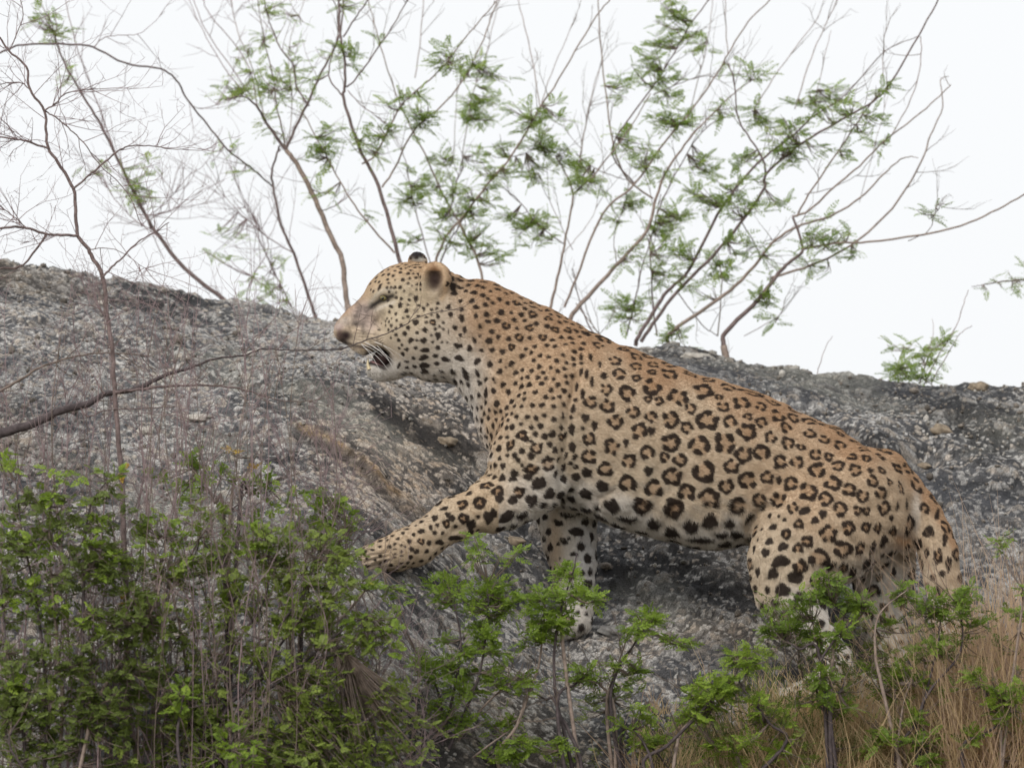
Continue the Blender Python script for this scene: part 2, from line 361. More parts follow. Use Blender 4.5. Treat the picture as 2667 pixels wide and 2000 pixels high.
# trunk and neck
group([([(1150, 845, 0, 104), (1240, 868, 0, 131), (1314, 916, 0, 138), (1364, 960, 0, 156), (1408, 1006, 0, 178), (1480, 1078, 0, 208), (1600, 1128, 0, 209), (1700, 1162, 0, 206), (1850, 1202, 0, 203), (1940, 1218, 0, 186)], .74),
       ([(1940, 1218, 0, 186), (2100, 1272, 0, 168), (2225, 1332, 0, 157)], .80),
       ([(1400, 930, 0, 110), (1520, 985, 0, 98), (1640, 1018, 0, 90)], .8)], .03, .02)
# lower chest / belly sag
group([([(1360, 1110, 0, 92), (1500, 1235, 0, 70)], .9), ([(1640, 1290, 0, 70), (1860, 1350, 0, 66)], 1.2)], .05, .06)
# near shoulder blade, upper arm, forearm, paw
group([([(1440, 950, -96, 62), (1425, 1080, -112, 92), (1378, 1195, -114, 96)], .62), ([(1400, 1215, -100, 88), (1425, 1268, -108, 46)], .75)], .05, .020)
group([([(1375, 1200, -100, 92), (1345, 1280, -102, 74)], .68), ([(1400, 1270, -100, 58), (1290, 1312, -108, 62), (1180, 1354, -116, 47), (1110, 1402, -122, 41), (1075, 1420, -124, 45)], .85)], .035, .03)
group([([(1080, 1425, -124, 46), (1040, 1436, -126, 49), (1000, 1446, -126, 42)], 1.05),
       ([(1000, 1446, -152, 19), (966, 1458, -156, 22), (960, 1470, -156, 18)], 1), ([(1000, 1440, -136, 20), (962, 1446, -138, 23), (953, 1462, -138, 19)], 1),
       ([(1000, 1440, -116, 20), (960, 1446, -115, 23), (951, 1461, -115, 19)], 1), ([(1005, 1446, -98, 18), (972, 1456, -94, 18), (964, 1470, -94, 14)], 1)], .010, .02)
# far front leg
group([([(1470, 1240, 95, 85), (1474, 1335, 98, 73), (1482, 1400, 98, 67), (1492, 1462, 98, 55), (1500, 1520, 98, 40), (1508, 1570, 98, 34), (1500, 1612, 98, 37), (1455, 1632, 98, 36)], .85)], .02, .03)
group([([(1440, 1634, 76, 16), (1405, 1638, 72, 18)], 1), ([(1440, 1630, 92, 18), (1396, 1634, 90, 19)], 1), ([(1440, 1630, 108, 18), (1396, 1634, 110, 19)], 1), ([(1440, 1634, 124, 16), (1405, 1638, 128, 17)], 1)], .008, .02)
# near hind leg
group([([(2200, 1300, -70, 136), (2110, 1390, -90, 126), (2050, 1465, -104, 88)], .66), ([(2230, 1330, -55, 120), (2180, 1400, -84, 104)], .66)], .05, .022)
group([([(2052, 1460, -95, 92), (2052, 1535, -98, 78), (2092, 1610, -100, 56), (2150, 1680, -100, 36), (2182, 1722, -100, 31), (2150, 1775, -100, 29), (2118, 1806, -102, 31), (2075, 1812, -104, 33)], .72)], .03, .035)
group([([(2070, 1815, -124, 16), (2036, 1822, -127, 17)], 1), ([(2070, 1812, -111, 18), (2028, 1818, -112, 18)], 1), ([(2070, 1812, -96, 18), (2028, 1818, -95, 18)], 1), ([(2070, 1815, -82, 16), (2036, 1822, -80, 16)], 1)], .008, .015)
# far hind leg
group([([(2250, 1340, 70, 120), (2290, 1430, 85, 86), (2300, 1505, 90, 72), (2290, 1590, 92, 52), (2320, 1665, 92, 34), (2322, 1720, 92, 28), (2285, 1775, 92, 28), (2240, 1800, 92, 32), (2200, 1808, 92, 26)], .75)], .03, .035)
# tail
group([([(2300, 1240, 0, 70), (2352, 1285, 0, 52), (2398, 1335, -2, 46), (2430, 1395, -6, 45), (2447, 1450, -10, 45), (2455, 1510, -15, 43), (2464, 1600, -20, 40), (2474, 1690, -25, 35), (2486, 1770, -28, 31), (2500, 1830, -30, 25)], .85)], .02, .03)
group([([(2350, 1398, -8, 25), (2354, 1414, -8, 25)], .9), ([(2338, 1400, 14, 24), (2342, 1412, 14, 24)], .9)], .01, .008)
# head
group([([(1082, 778, 0, 94), (1130, 800, 0, 100)], .82), ([(1036, 772, 0, 76)], .86), ([(1002, 794, 0, 58), (957, 829, 0, 42), (925, 850, 0, 37)], .78), ([(925, 850, 0, 33), (905, 860, 0, 23), (896, 864, 0, 18)], .9),
       ([(1060, 850, -38, 66), (1100, 870, -42, 70)], .8), ([(1060, 850, 38, 66), (1100, 870, 42, 70)], .8), ([(1075, 880, 0, 84), (1130, 905, 0, 88)], .8)], .030, .03)
group([([(956, 872, -22, 30), (1005, 880, -30, 28)], .95), ([(956, 872, 22, 30), (1005, 880, 30, 28)], .95), ([(926, 874, -14, 26)], .9), ([(926, 874, 14, 26)], .9), ([(926, 894, -16, 18), (948, 900, -24, 22), (975, 892, -32, 22)], 1), ([(926, 894, 16, 18), (948, 900, 24, 22), (975, 892, 32, 22)], 1)], .010, .014)
group([([(1010, 752, -46, 17), (985, 764, -42, 14)], 1), ([(1010, 752, 46, 17), (985, 764, 42, 14)], 1), ([(1020, 803, -55, 18), (985, 812, -42, 14)], 1), ([(1020, 803, 55, 18), (985, 812, 42, 14)], 1)], .008, .016)
# lower jaw, then the open mouth cut out
group([([(1075, 922, 0, 46), (1022, 952, 0, 31), (992, 962, 0, 24), (975, 960, 0, 20)], .95)], .02, .018)
group([([(935, 929, 0, 3), (960, 931, 0, 8), (978, 931, 0, 15), (994, 934, 0, 20), (1002, 940, 0, 17)], 3.2)], .01, .006, 'cut')
group([([(1000, 777, -66, 9)], 1), ([(1000, 777, 66, 9)], 1)], .004, .006, 'cut')
# ears
group([([(1126, 752, -74, 36), (1132, 724, -82, 42)], .60)], .01, .012)
group([([(1124, 752, -102, 20), (1130, 724, -110, 28)], .8)], .01, .006, 'cut')
group([([(1092, 705, 66, 26), (1086, 683, 72, 27)], .6)], .01, .012)
group([([(1074, 680, 84, 20)], .8)], .01, .006, 'cut')

def surface_nets(D):
    ins = D < 0
    nx, ny, nz = D.shape
    cnt = np.zeros((nx-1, ny-1, nz-1), np.int8)
    offs = [(i, j, k) for i in (0, 1) for j in (0, 1) for k in (0, 1)]
    for i, j, k in offs: cnt += ins[i:nx-1+i, j:ny-1+j, k:nz-1+k]
    act = (cnt > 0) & (cnt < 8); ci = np.argwhere(act)
    vid = np.full(act.shape, -1, np.int32); vid[act] = np.arange(len(ci))
    cv = np.stack([D[ci[:, 0]+i, ci[:, 1]+j, ci[:, 2]+k] for i, j, k in offs], 1)
    acc = np.zeros((len(ci), 3)); num = np.zeros(len(ci))
    for a in range(8):
        for b_ in range(a+1, 8):
            oa, ob = np.array(offs[a]), np.array(offs[b_])
            if np.abs(oa-ob).sum() != 1: continue
            va, vb = cv[:, a], cv[:, b_]; s_ = (va < 0) != (vb < 0)
            t_ = np.where(s_, va/np.where(s_, va-vb, 1), 0)
            acc += np.where(s_[:, None], oa+(ob-oa)*t_[:, None], 0); num += s_
    V = ci + acc/num[:, None]
    Q = []
    for ax in range(3):
        s0 = [slice(None)]*3; s1 = [slice(None)]*3; s0[ax] = slice(0, -1); s1[ax] = slice(1, None)
        ch = ins[tuple(s0)] != ins[tuple(s1)]
        e = np.argwhere(ch); u, v = (ax+1) % 3, (ax+2) % 3
        ok = (e[:, u] > 0) & (e[:, v] > 0) & (e[:, u] < D.shape[u]-1) & (e[:, v] < D.shape[v]-1); e = e[ok]
        def c_(du, dv):
            q = e.copy(); q[:, u] -= du; q[:, v] -= dv; return vid[q[:, 0], q[:, 1], q[:, 2]]
        q = np.stack([c_(1, 1), c_(0, 1), c_(0, 0), c_(1, 0)], 1)
        fl = ~ins[e[:, 0], e[:, 1], e[:, 2]]
        q[fl] = q[fl][:, ::-1]; Q.append(q)
    return V, np.concatenate(Q)
LV, LF = surface_nets(D)
LV = lo + LV*GRID
del D
# keep faces valid
LF = LF[(LF >= 0).all(1)]
# light smoothing
def lap(V, F, it, k=.5):
    for _ in range(it):
        acc = np.zeros_like(V); num = np.zeros(len(V))
        for a in range(4):
            i, j = F[:, a], F[:, (a+1) % 4]
            for c_ in range(3): acc[:, c_] += np.bincount(i, V[j, c_], len(V)) + np.bincount(j, V[i, c_], len(V))
            num += np.bincount(i, minlength=len(V)) + np.bincount(j, minlength=len(V))
        V = V + k*(acc/np.maximum(num, 1)[:, None]-V)
    return V
LV = lap(LV, LF, 2)
def vnorm(V, F):
    n_ = np.cross(V[F[:, 2]]-V[F[:, 0]], V[F[:, 3]]-V[F[:, 1]]); acc = np.zeros_like(V)
    for a in range(4):
        for c_ in range(3): acc[:, c_] += np.bincount(F[:, a], n_[:, c_], len(V))
    return acc/(np.linalg.norm(acc, axis=1)[:, None]+1e-12)
N0 = vnorm(LV, LF); qx, qy = proj(LV); nearm = (LV[:, 1] < -.02)
def groove(pts, wpx, dep): return -dep*np.exp(-(seg_d(qx, qy, pts)/wpx)**2)*nearm
dsp = groove([(1500, 985), (1482, 1080), (1476, 1160), (1466, 1240), (1455, 1300)], 13, .011) + groove([(1470, 1000), (1462, 1100), (1458, 1200)], 8, .004)
dsp = dsp + groove([(1950, 1372), (1978, 1330), (2030, 1300)], 14, .010) + groove([(1545, 1345), (1560, 1300), (1600, 1275)], 9, .005)
dsp = dsp + groove([(1230, 800), (1300, 930), (1300, 1050)], 26, -.006) + groove([(1390, 870), (1350, 960), (1330, 1080)], 22, .006) + groove([(2190, 1180), (2120, 1300), (2080, 1400)], 34, .006)
dsp = dsp + groove([(2290, 1250), (2230, 1350), (2180, 1450)], 26, -.004) + groove([(1290, 1285), (1200, 1325)], 9, .003) + groove([(1130, 1420), (1180, 1385), (1250, 1350)], 8, .003)
for tp in ([(948, 1446), (985, 1440), (1010, 1436)], [(950, 1462), (985, 1452), (1012, 1448)], [(955, 1478), (990, 1466), (1015, 1460)]): dsp = dsp + groove(tp, 4, .006)
for kx in range(6): dsp = dsp + groove([(1580+62*kx, 1060+18*kx), (1600+62*kx, 1200+14*kx), (1590+62*kx, 1300+12*kx)], 16, .0022)
body_n = .0022*np.sin(LV[:, 0]*52+3*np.sin(LV[:, 2]*31))*np.sin(LV[:, 2]*47+2*np.sin(LV[:, 0]*23)) + .0012*np.sin(LV[:, 0]*120+LV[:, 2]*60)*np.sin(LV[:, 2]*110-LV[:, 1]*70)
dsp = dsp + body_n*((qx > 1180) | (qy > 1000))
LV = LV + N0*dsp[:, None]
body_me = mesh_np('body', LV, LF)
LN = np.zeros((len(LV), 3), np.float32); body_me.vertex_normals.foreach_get('vector', LN.ravel()) if False else None
LN = np.array([0.0]*(len(LV)*3), np.float32); body_me.vertex_normals.foreach_get('vector', LN); LN = LN.reshape(-1, 3)
lpx, lpy = proj(LV)
# ---- coat ground colour
BK = np.array([(870, 840), (936, 765), (1021, 695), (1066, 682), (1180, 698), (1294, 739), (1370, 780), (1500, 847), (1603, 901), (1730, 944), (1892, 991), (2037, 1052), (2144, 1100), (2270, 1165), (2361, 1212), (2433, 1306), (2480, 1425)], float)
BL = np.array([(870, 890), (950, 940), (1037, 975), (1148, 989), (1221, 1034), (1260, 1150), (1300, 1320), (1458, 1310), (1545, 1342), (1675, 1385), (1820, 1414), (1929, 1420), (1960, 1600), (2200, 1600), (2300, 1600), (2500, 1600)], float)
v = (lpy-np.interp(lpx, BK[:, 0], BK[:, 1]))/(np.interp(lpx, BL[:, 0], BL[:, 1])-np.interp(lpx, BK[:, 0], BK[:, 1]))
OCH = np.array([.42, .275, .165]); TAN = np.array([.52, .41, .29]); CRM = np.array([.57, .475, .355]); WHT = np.array([.66, .62, .56])
nl = .05*np.sin(lpx*.021+lpy*.013)+.04*np.sin(lpx*.05-lpy*.037)
v2 = np.clip(v+nl, 0, 1)[:, None]; v2 = np.where(((lpx < 1300) & (lpy > 1200))[:, None], .62, v2)
coat = OCH + (TAN-OCH)*ss(.02, .28, v2); coat = coat + (CRM-coat)*ss(.35, .8, v2); coat = coat + (WHT-coat)*ss(.80, .97, v2)
def blob(px, py, rx, ry, c_, wgt, near=True):
    global coat
    k = np.exp(-(((lpx-px)/rx)**2+((lpy-py)/ry)**2)**1.5)*wgt
    coat = coat*(1-k[:, None])+np.array(c_)*k[:, None]
ORG = (.53, .355, .215)
blob(1270, 860, 110, 90, OCH, .8); blob(1440, 960, 130, 110, ORG, .55); blob(1290, 1060, 45, 130, ORG, .5); blob(1350, 1180, 60, 90, CRM, .3)
blob(1250, 1290, 110, 70, (.56, .43, .29), .8); blob(1060, 1420, 110, 60, (.58, .45, .31), .85); blob(2100, 1300, 170, 130, ORG, .45); blob(2250, 1350, 120, 90, TAN, .5)
blob(2020, 1400, 70, 90, CRM, .6); blob(1995, 1540, 60, 60, CRM, .8); blob(2090, 1470, 80, 70, CRM, .5)
blob(1130, 910, 110, 70, (.60, .53, .44), .8); blob(1190, 960, 80, 60, WHT, .8); blob(1210, 1030, 60, 60, WHT, .7); blob(1050, 960, 60, 30, WHT, .8)
blob(1160, 820, 50, 55, (.50, .45, .38), .45)
# face
blob(1040, 790, 95, 90, (.54, .46, .33), .85); blob(1070, 700, 60, 28, (.50, .36, .22), .6); blob(990, 730, 40, 18, (.50, .38, .24), .5)
blob(946, 816, 42, 36, (.31, .25, .225), .9); blob(929, 842, 12, 9, (.15, .125, .115), .7); blob(962, 850, 26, 20, (.36, .29, .26), .6); blob(893, 838, 22, 16, (.42, .36, .31), .8)
blob(945, 885, 36, 18, (.52, .43, .32), .8); blob(948, 910, 30, 12, (.50, .39, .27), .8); blob(881, 852, 14, 10, (.50, .40, .36), .9)
blob(985, 972, 46, 24, (.60, .57, .52), .95); blob(898, 893, 8, 7, (.58, .52, .46), .8)
# eye, lips, mouth and ears
blob(884, 872, 10, 15, (.16, .10, .09), .9); blob(901, 874, 18, 15, (.035, .022, .022), 1.0); blob(893, 886, 10, 8, (.04, .025, .024), .9)
def streak(pts, wpx, c_, wgt):
    global coat
    k = (np.exp(-(seg_d(lpx, lpy, pts)/wpx)**2)*wgt*(np.abs(LV[:, 1]) > .012))[:, None]; coat = coat*(1-k)+np.array(c_)*k
streak([(964, 792), (980, 768), (1000, 754), (1022, 758)], 5, (.56, .50, .40), .8); streak([(978, 806), (1000, 797), (1026, 787)], 5, (.58, .52, .43), .8)
streak([(969, 797), (985, 787), (1003, 777), (1022, 771)], 9, (.022, .018, .015), 1.0); blob(999, 777, 14, 11, (.02, .016, .014), .97); streak([(958, 941), (975, 948), (1000, 960)], 5, (.05, .035, .033), .85); streak([(966, 800), (955, 812)], 4, (.06, .05, .045), .7)
mot = (fbm(lpx*.09, lpy*.09, 701, 3)*np.exp(-(((lpx-950)/60)**2+((lpy-835)/50)**2)**2))[:, None]; coat = coat*np.clip(1+mot*.9, .5, 1.4)
for tp in ([(948, 1446), (975, 1441), (1000, 1440)], [(950, 1462), (980, 1453), (1004, 1450)], [(955, 1478), (985, 1468), (1008, 1462)]): streak(tp, 3, (.12, .09, .07), .6)  # shade in the toe creases, drawn as dark lines in the coat
for k in range(4): streak([(925, 868+k*8), (950, 868+k*9), (985, 872+k*8)], 1.8, (.12, .09, .07), .55)
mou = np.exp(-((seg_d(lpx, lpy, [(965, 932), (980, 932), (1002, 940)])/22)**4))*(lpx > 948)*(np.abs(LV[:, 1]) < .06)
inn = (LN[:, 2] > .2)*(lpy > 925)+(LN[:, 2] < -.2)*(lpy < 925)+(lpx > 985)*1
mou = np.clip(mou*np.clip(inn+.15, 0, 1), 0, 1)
coat = coat*(1-mou[:, None])+np.array([.028, .02, .02])*mou[:, None]  # darkness of the open mouth painted into the coat colour
lip_ = np.exp(-(seg_d(lpx, lpy, [(900, 892), (925, 901), (955, 905), (985, 905), (1012, 920)])/5)**2)[:, None]*.9; coat = coat*(1-lip_)+np.array([.06, .045, .04])*lip_
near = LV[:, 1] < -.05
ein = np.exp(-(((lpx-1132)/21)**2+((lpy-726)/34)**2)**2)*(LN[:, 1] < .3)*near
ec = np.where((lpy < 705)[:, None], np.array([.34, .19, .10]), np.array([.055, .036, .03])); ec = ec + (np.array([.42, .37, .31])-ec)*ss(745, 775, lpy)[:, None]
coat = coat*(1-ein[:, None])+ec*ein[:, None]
rim = np.exp(-(seg_d(lpx, lpy, [(1138, 686), (1155, 700), (1162, 730), (1157, 765), (1150, 778)])/6)**2)*near; coat = coat*(1-rim[:, None]*.8)+np.array([.62, .46, .30])*rim[:, None]*.8
fe = np.exp(-(((lpx-1086)/26)**2+((lpy-664)/20)**2)**2)*(LV[:, 1] > .03); coat = coat*(1-fe[:, None])+np.array([.03, .027, .03])*fe[:, None]
fw = np.exp(-(((lpx-1095)/20)**2+((lpy-676)/5)**2))*(LV[:, 1] > .03); coat = coat*(1-fw[:, None]*.8)+np.array([.5, .48, .42])*fw[:, None]*.8
blob(2353, 1410, 25, 27, (.42, .25, .13), .9); blob(2330, 1440, 30, 22, (.16, .12, .09), .5)
blob(2300, 1520, 75, 70, (.60, .58, .54), .92); blob(2385, 1330, 14, 60, (.6, .56, .5), .7); blob(1530, 1440, 30, 110, (.58, .57, .56), .8); blob(1445, 1420, 22, 90, (.62, .46, .3), .7); blob(1440, 1400, 60, 120, CRM, .3)  # far foreleg's left edge: warm side light put into the coat colour
blob(1510, 1290, 60, 45, WHT, .85)
inner = ss(.3, .9, -LN[:, 2])*(lpx > 1300)*(lpy > 1100)*.55; coat = coat*(1-inner[:, None])+WHT*inner[:, None]

# ---- spots: (zoom coordinates of four enlargements of the flank)
Q4 = [(580,130,40),(750,165,38,'R',1.4,.5),(845,215,45),(975,265,40),(1090,340,60),(1235,345,52),(1375,355,62,'R',2,.55),(1520,440,52),(1680,480,62,'R',2,.6),(1830,545,42,'R',1.6,.6),
(705,240,45),(845,290,40),(955,330,32),(730,345,48),(845,370,35),(785,480,58),(625,455,42),(525,550,45),(645,570,50),(960,430,66),(935,520,32),(1022,530,35),(1155,500,70),(1330,465,70),(1450,500,30),(1595,550,62),(1750,580,42),(1875,640,52),(1470,580,45),(1655,640,32),(1755,680,42),(820,620,45),(965,640,42),(1240,585,42),(1095,670,60),(1355,670,75),(1525,680,48),(1205,730,42),(965,760,32,'S'),(860,750,55),(700,685,52),(475,660,32,'S'),(540,715,30,'S',.7,0),(505,810,45),(1100,830,65),(1300,850,70),(1480,830,75),(1655,760,65),(1820,790,45),(1935,720,42),(1940,840,48),(670,860,55),(780,830,26,'S',.7,0),(935,900,50),(1620,920,60),(1755,900,58),(1890,970,50),(1525,1000,52),(1175,960,48),(1045,950,38),(800,970,50),(510,930,52),(630,1030,52),(930,1050,36,'S'),(1100,1080,65),(1340,1040,75),(1500,1150,52),(1655,1115,62),(1790,1080,45),(495,1060,40,'S'),(780,1130,60),(600,1160,48,'S'),(475,1210,48,'S'),(975,1170,62),(1205,1200,60),(1380,1240,70),(1570,1290,60),(675,1290,60,'S'),(880,1290,66,'D'),(1115,1310,72,'D'),(1370,1400,60,'S'),(1525,1415,42,'S'),(1240,1450,58,'S'),(1100,1480,62,'S'),(780,1390,55,'S',2.2,.1),(1300,1540,60,'S',3,.05),(1460,1500,42,'S',1.8,0),(1670,1370,36,'S',.6,.3),(1740,1245,48),(1880,1250,55),(1970,1310,40),(2075,1180,65),(1955,1120,50),(325,1100,30,'S'),(410,1090,34,'S'),(310,1230,36,'S'),(225,1210,44,'S'),(95,1250,46,'S'),(450,220,22,'S',.4,0),(515,215,24,'S',.45,0),(590,270,22,'S',.5,0),(530,400,26,'S',.3,0),(470,490,28,'S',.45,0),(425,440,26,'S',.4,0),(390,590,28,'S',.6,0),(385,740,34,'S',.6,0),(380,860,34,'S',.7,0),(485,340,24,'S',.4,.1),(455,330,22,'S',.4,.2),(610,350,30,'S',.8,0),(320,640,20,'S',.5,0),(340,780,18,'S',.5,0),(335,930,20,'S',.4,.3),(330,1010,26,'S',.6,.3),(270,1060,26,'S',.6,.3)]
Q3 = [(575,95,50),(545,390,45),(650,280,50),(765,290,52),(695,155,48),(700,30,40),(795,170,38),(845,80,50),(960,115,45),(1065,80,36),(1065,160,50),(885,225,50),(995,240,40),(1150,240,42,'D'),(1260,250,40,'D'),(1365,240,50,'D'),(1200,150,60,'R',1.8,.6),(985,20,60,'R',1.9,.5),(1055,310,50),(900,345,65),(1185,345,52),(1290,335,27,'S'),(1375,335,38),(1490,330,52,'D',1.2,.6),(730,430,55),(635,420,30,'S',.7,0),(845,490,70,'R',.7,.6),(1020,435,65),(1145,475,55),(1305,415,50),(1430,415,32),(1520,460,45,'R',.7,0),(1620,455,60,'R',.7,-.3),(495,560,52),(640,550,60),(730,620,42),(955,550,60),(1240,530,52),(1380,510,52),(825,635,42,'S',1.6,-.5),(1075,620,60),(1200,635,38),(1265,625,36),(1385,610,55),(1490,600,28,'S',.5,0),(1560,590,34,'S',.6,0),(885,705,34,'S'),(950,660,35,'S'),(780,730,40),(510,615,24,'S',1.4,-.6),(560,665,24,'S'),(630,665,15,'S'),(670,700,19,'S'),(590,755,34,'S',1.3,-.2),(480,830,14,'S'),(505,770,16,'S'),(1440,690,27,'S'),(1140,760,58,'D'),(1265,760,45,'D'),(1350,750,40,'D',.7,0),(1465,775,42,'D',.9,-.5),(985,800,68),(680,800,42,'D'),(835,850,50,'D'),(770,900,42,'D'),(650,890,42,'S',1.3,-.3),(560,850,34,'S'),(530,930,38,'S'),(450,910,26,'S',.5,0),(1095,900,70,'R',1.3,0),(1225,910,50,'D',.8,.2),(1310,910,44,'S',.5,.2),(915,970,74,'R',1.4,0),(645,1000,62,'S',1.6,-.1),(590,1080,48,'S'),(790,1045,60,'D'),(750,1115,58,'S',1.4,.1),(480,1070,34,'S',.7,0),(655,1210,60,'S',1.2,0),(550,1215,30,'S',.7,0),(780,1250,42,'S'),(1000,1030,45,'S',1.3,-.7),(1100,1040,45,'D',.8,-.3),(870,1290,50,'S',1.4,-.4),(740,1300,42,'S'),(600,1370,24,'S'),(670,1395,50,'D'),(800,1410,50,'S',1.8,0),(1385,950,30,'S'),(1165,1090,50,'S',.6,-.6),
(1680,610,44,'R',.8,0),(1710,780,50,'S'),(1770,660,36,'S',.4,.3),(1700,930,34,'S',.6,0),(1780,955,48,'D',.6,0),(1835,830,40,'S',.4,.2),(1860,1020,44,'S',.4,.1),(1735,1110,30,'S'),(1800,1090,30,'S'),(1465,1065,32,'S',.6,0),(1345,1110,34,'S'),(1235,1110,26,'S',.7,.2),(1555,980,32,'S',.7,0),(1545,1145,20,'S'),(1560,1245,16,'S')]
Q1 = [(650,405,15),(775,400,19),(850,325,13),(765,335,16),(710,365,16),(720,410,9),(650,460,14),(690,470,13),(722,470,15),(772,465,17),(825,440,13),(855,445,9),(885,480,11),(740,515,11),(600,470,24,'S',.45,.3),(890,565,25,'S',.7,0),(840,525,17,'F'),(765,610,24,'S',.65,.2),(690,630,18,'S',1.7,.3),(815,655,21),(900,650,22,'F'),(955,645,18,'S',.6,-.2),(1020,655,15,'S',1,0),(775,720,10),(735,740,13),(685,785,15),(640,785,11),(645,745,10),(605,770,8),(600,810,11,'S',2.5,.3),(660,715,11),(695,720,8),(880,360,12),(900,750,28),(1030,745,27,'D'),(1080,700,20,'S',.6,-.4),(965,820,24),(1080,860,29,'S',.75,0),(795,845,22),(835,790,19),(840,905,26,'S',1.5,-.4),(950,910,27,'S',1.3,-.2),(965,990,30,'S',1.7,0),(960,1045,34,'S',1.6,-.3),(955,1110,38,'S',1.6,0),(955,1165,34,'S',1.3,0),(755,915,17),(695,895,12),(815,995,20,'S',1.5,-.2),(745,975,14),(815,1075,18,'S',2,0),(755,1120,20,'S',.4,.4),(1130,1060,30,'S',1.8,.3),(1085,965,22,'S',1,-.3),(1240,960,30,'S',1.8,.2),(1240,1050,34,'S',1.8,.4),(1280,820,25,'S',.6,0),(1250,865,18),(1265,720,30,'S',.6,-.2),(1165,825,14,'S',.4,0),(1385,700,22,'S',.7,0),(1415,800,19,'S',.7,0),(1410,860,15),(1365,910,23,'S',.6,-.4),(1205,1235,32),(1285,1165,32,'S',.7,-.4),(1310,1215,32,'S',.7,-.3),(1312,1275,24,'S'),(1395,1180,26,'S',.5,-.4),(1430,990,20,'S',1.6,.4),(1455,1340,32,'S',.45,.2),
(1185,385,34,'S',.6,.1),(1190,455,42,'S',.8,.1),(1210,520,32),(1255,400,30,'S',1.6,.5),(1260,465,26,'S',2,.4),(1310,490,20),(1260,570,20),(1345,570,26),(1375,622,24,'S',1.4,.2),(1395,455,24),(1440,465,22),(1440,535,27),(1440,405,26,'S',2,.3),(1290,350,40,'S',3.5,.2),(1515,490,17),(1500,555,20),(1520,600,20),(1590,560,24),(1575,475,26,'S',1.6,.3),(1645,590,22),(1635,515,20),(1735,600,36,'D'),(1475,680,27),(1490,747,24,'S',1.5,-.1),(1585,675,31),(1630,785,36,'D'),(1690,675,20),(1755,695,26),(1700,737,24),(1520,830,24),(1575,880,21),(1860,690,42,'D'),(1850,630,24,'S',2,.4),(1885,765,25),(1825,800,36,'D'),(1745,880,36,'D'),(1930,870,36,'D'),(1970,780,26),(2050,820,36,'D'),(2140,820,36,'D'),(1990,720,34,'D'),(2075,745,22),(1680,950,30,'D'),(1590,1070,18),(1640,1130,11),(1520,1225,17),(1540,1260,12),(900,270,20,'S',3,-.1),(850,290,16,'S',2,-.3),(1170,300,28,'S',2.6,.3),(1000,268,10)]
Q1 += [(470, 845, 10, 'F'), (500, 870, 10, 'F'), (540, 850, 10, 'F'), (520, 905, 10, 'F'), (570, 885, 10, 'F'), (450, 880, 9, 'F'), (410, 770, 14, 'F')]
Q2 = [(1195,25,20,'S',.6,.2),(1185,110,22,'S',.5,.2),(1255,100,20),(1150,60,16,'S',.3,.2),(1235,185,27),(1180,235,24),(1315,155,36,'D',.7,.2),(1400,95,40,'D'),(1425,115,24),(1475,40,20),(1505,80,22),(1340,35,25),(1290,30,20),(1535,25,25),(1405,205,25),(1470,135,14),(1520,190,42),(1345,245,24),(1380,270,20),(1475,245,30),(1570,110,26),(1625,80,30),(1615,165,24),(1655,205,26),(1690,100,28,'D'),(1600,300,48),(1590,255,18),(1410,310,15),(1215,315,21),(1270,305,24),(1265,390,28),(1350,365,30),(1335,408,26,'S',1.5,0),(1440,400,32,'S',1.4,0),(1470,345,44,'D',1.4,0),(1170,385,16,'S',3,-.1),(1510,450,42,'S',.8,0),(1560,435,38,'S',.8,0),(1610,515,46,'S',.75,0),(1480,560,46,'S'),(1150,455,40,'D',1.6,0),(1030,505,26,'S',1.4,0),(1240,495,40,'D',1.2,0),(1247,550,34,'S'),(1390,500,40,'D'),(1350,560,36,'S'),(970,590,38,'D'),(1100,580,46,'D'),(1090,425,16,'S',2.4,-.2),(875,655,22),(850,622,24,'S',2,-.3),(905,680,26),(780,690,26),(750,755,19,'S',.7,0),(795,745,16),(775,800,19),(990,680,38,'D'),(1050,735,40,'S',.85,0),(1045,800,30,'S',1,0),(935,760,17),(870,730,30,'D',.8,0),(1165,680,44,'S',.8,0),(1212,650,30,'S',.6,-.2),(1300,680,52,'S',1.6,-.7),(1420,665,38,'S',1.4,-.5),(1550,605,30,'S'),(940,832,36,'S',2.6,0),(680,780,24,'S',1.4,0),(605,845,19),(680,850,26,'D'),(735,860,21),(825,870,28,'S',1.8,.1),(610,905,20),(660,930,21),(725,935,18),(795,950,18),(850,930,17),(685,1000,18),(625,1010,13),(735,1015,13),(540,875,11),(570,890,10),(495,908,12,'S',2,0),(545,930,11),(545,967,11,'S',2,0),(490,945,10,'S',2.4,0),(490,970,10,'S',2.4,0),(600,1040,11),(540,1010,12,'S',2,0),(520,1040,11),(390,1025,15,'S',.5,0),(645,740,10),
(1565,665,27),(1665,725,30,'S',1.8,.4),(1600,780,28),(1800,780,44,'S',1.7,.2),(1705,845,28,'S',1.7,.6),(1730,670,36,'S',3.4,.15),(1860,630,42,'S',1.6,0),(1690,600,24,'S',3,.1),(1915,820,30,'S',.6,0),(1890,970,36,'S',.9,0),(1790,945,24,'S',1.8,0),(1755,1010,18),(1850,1090,24),(1835,1215,16),(1845,1305,17),(1820,1360,17),(1870,1380,17),(1755,830,14),(1665,880,15),(1685,975,10)]
spots = []
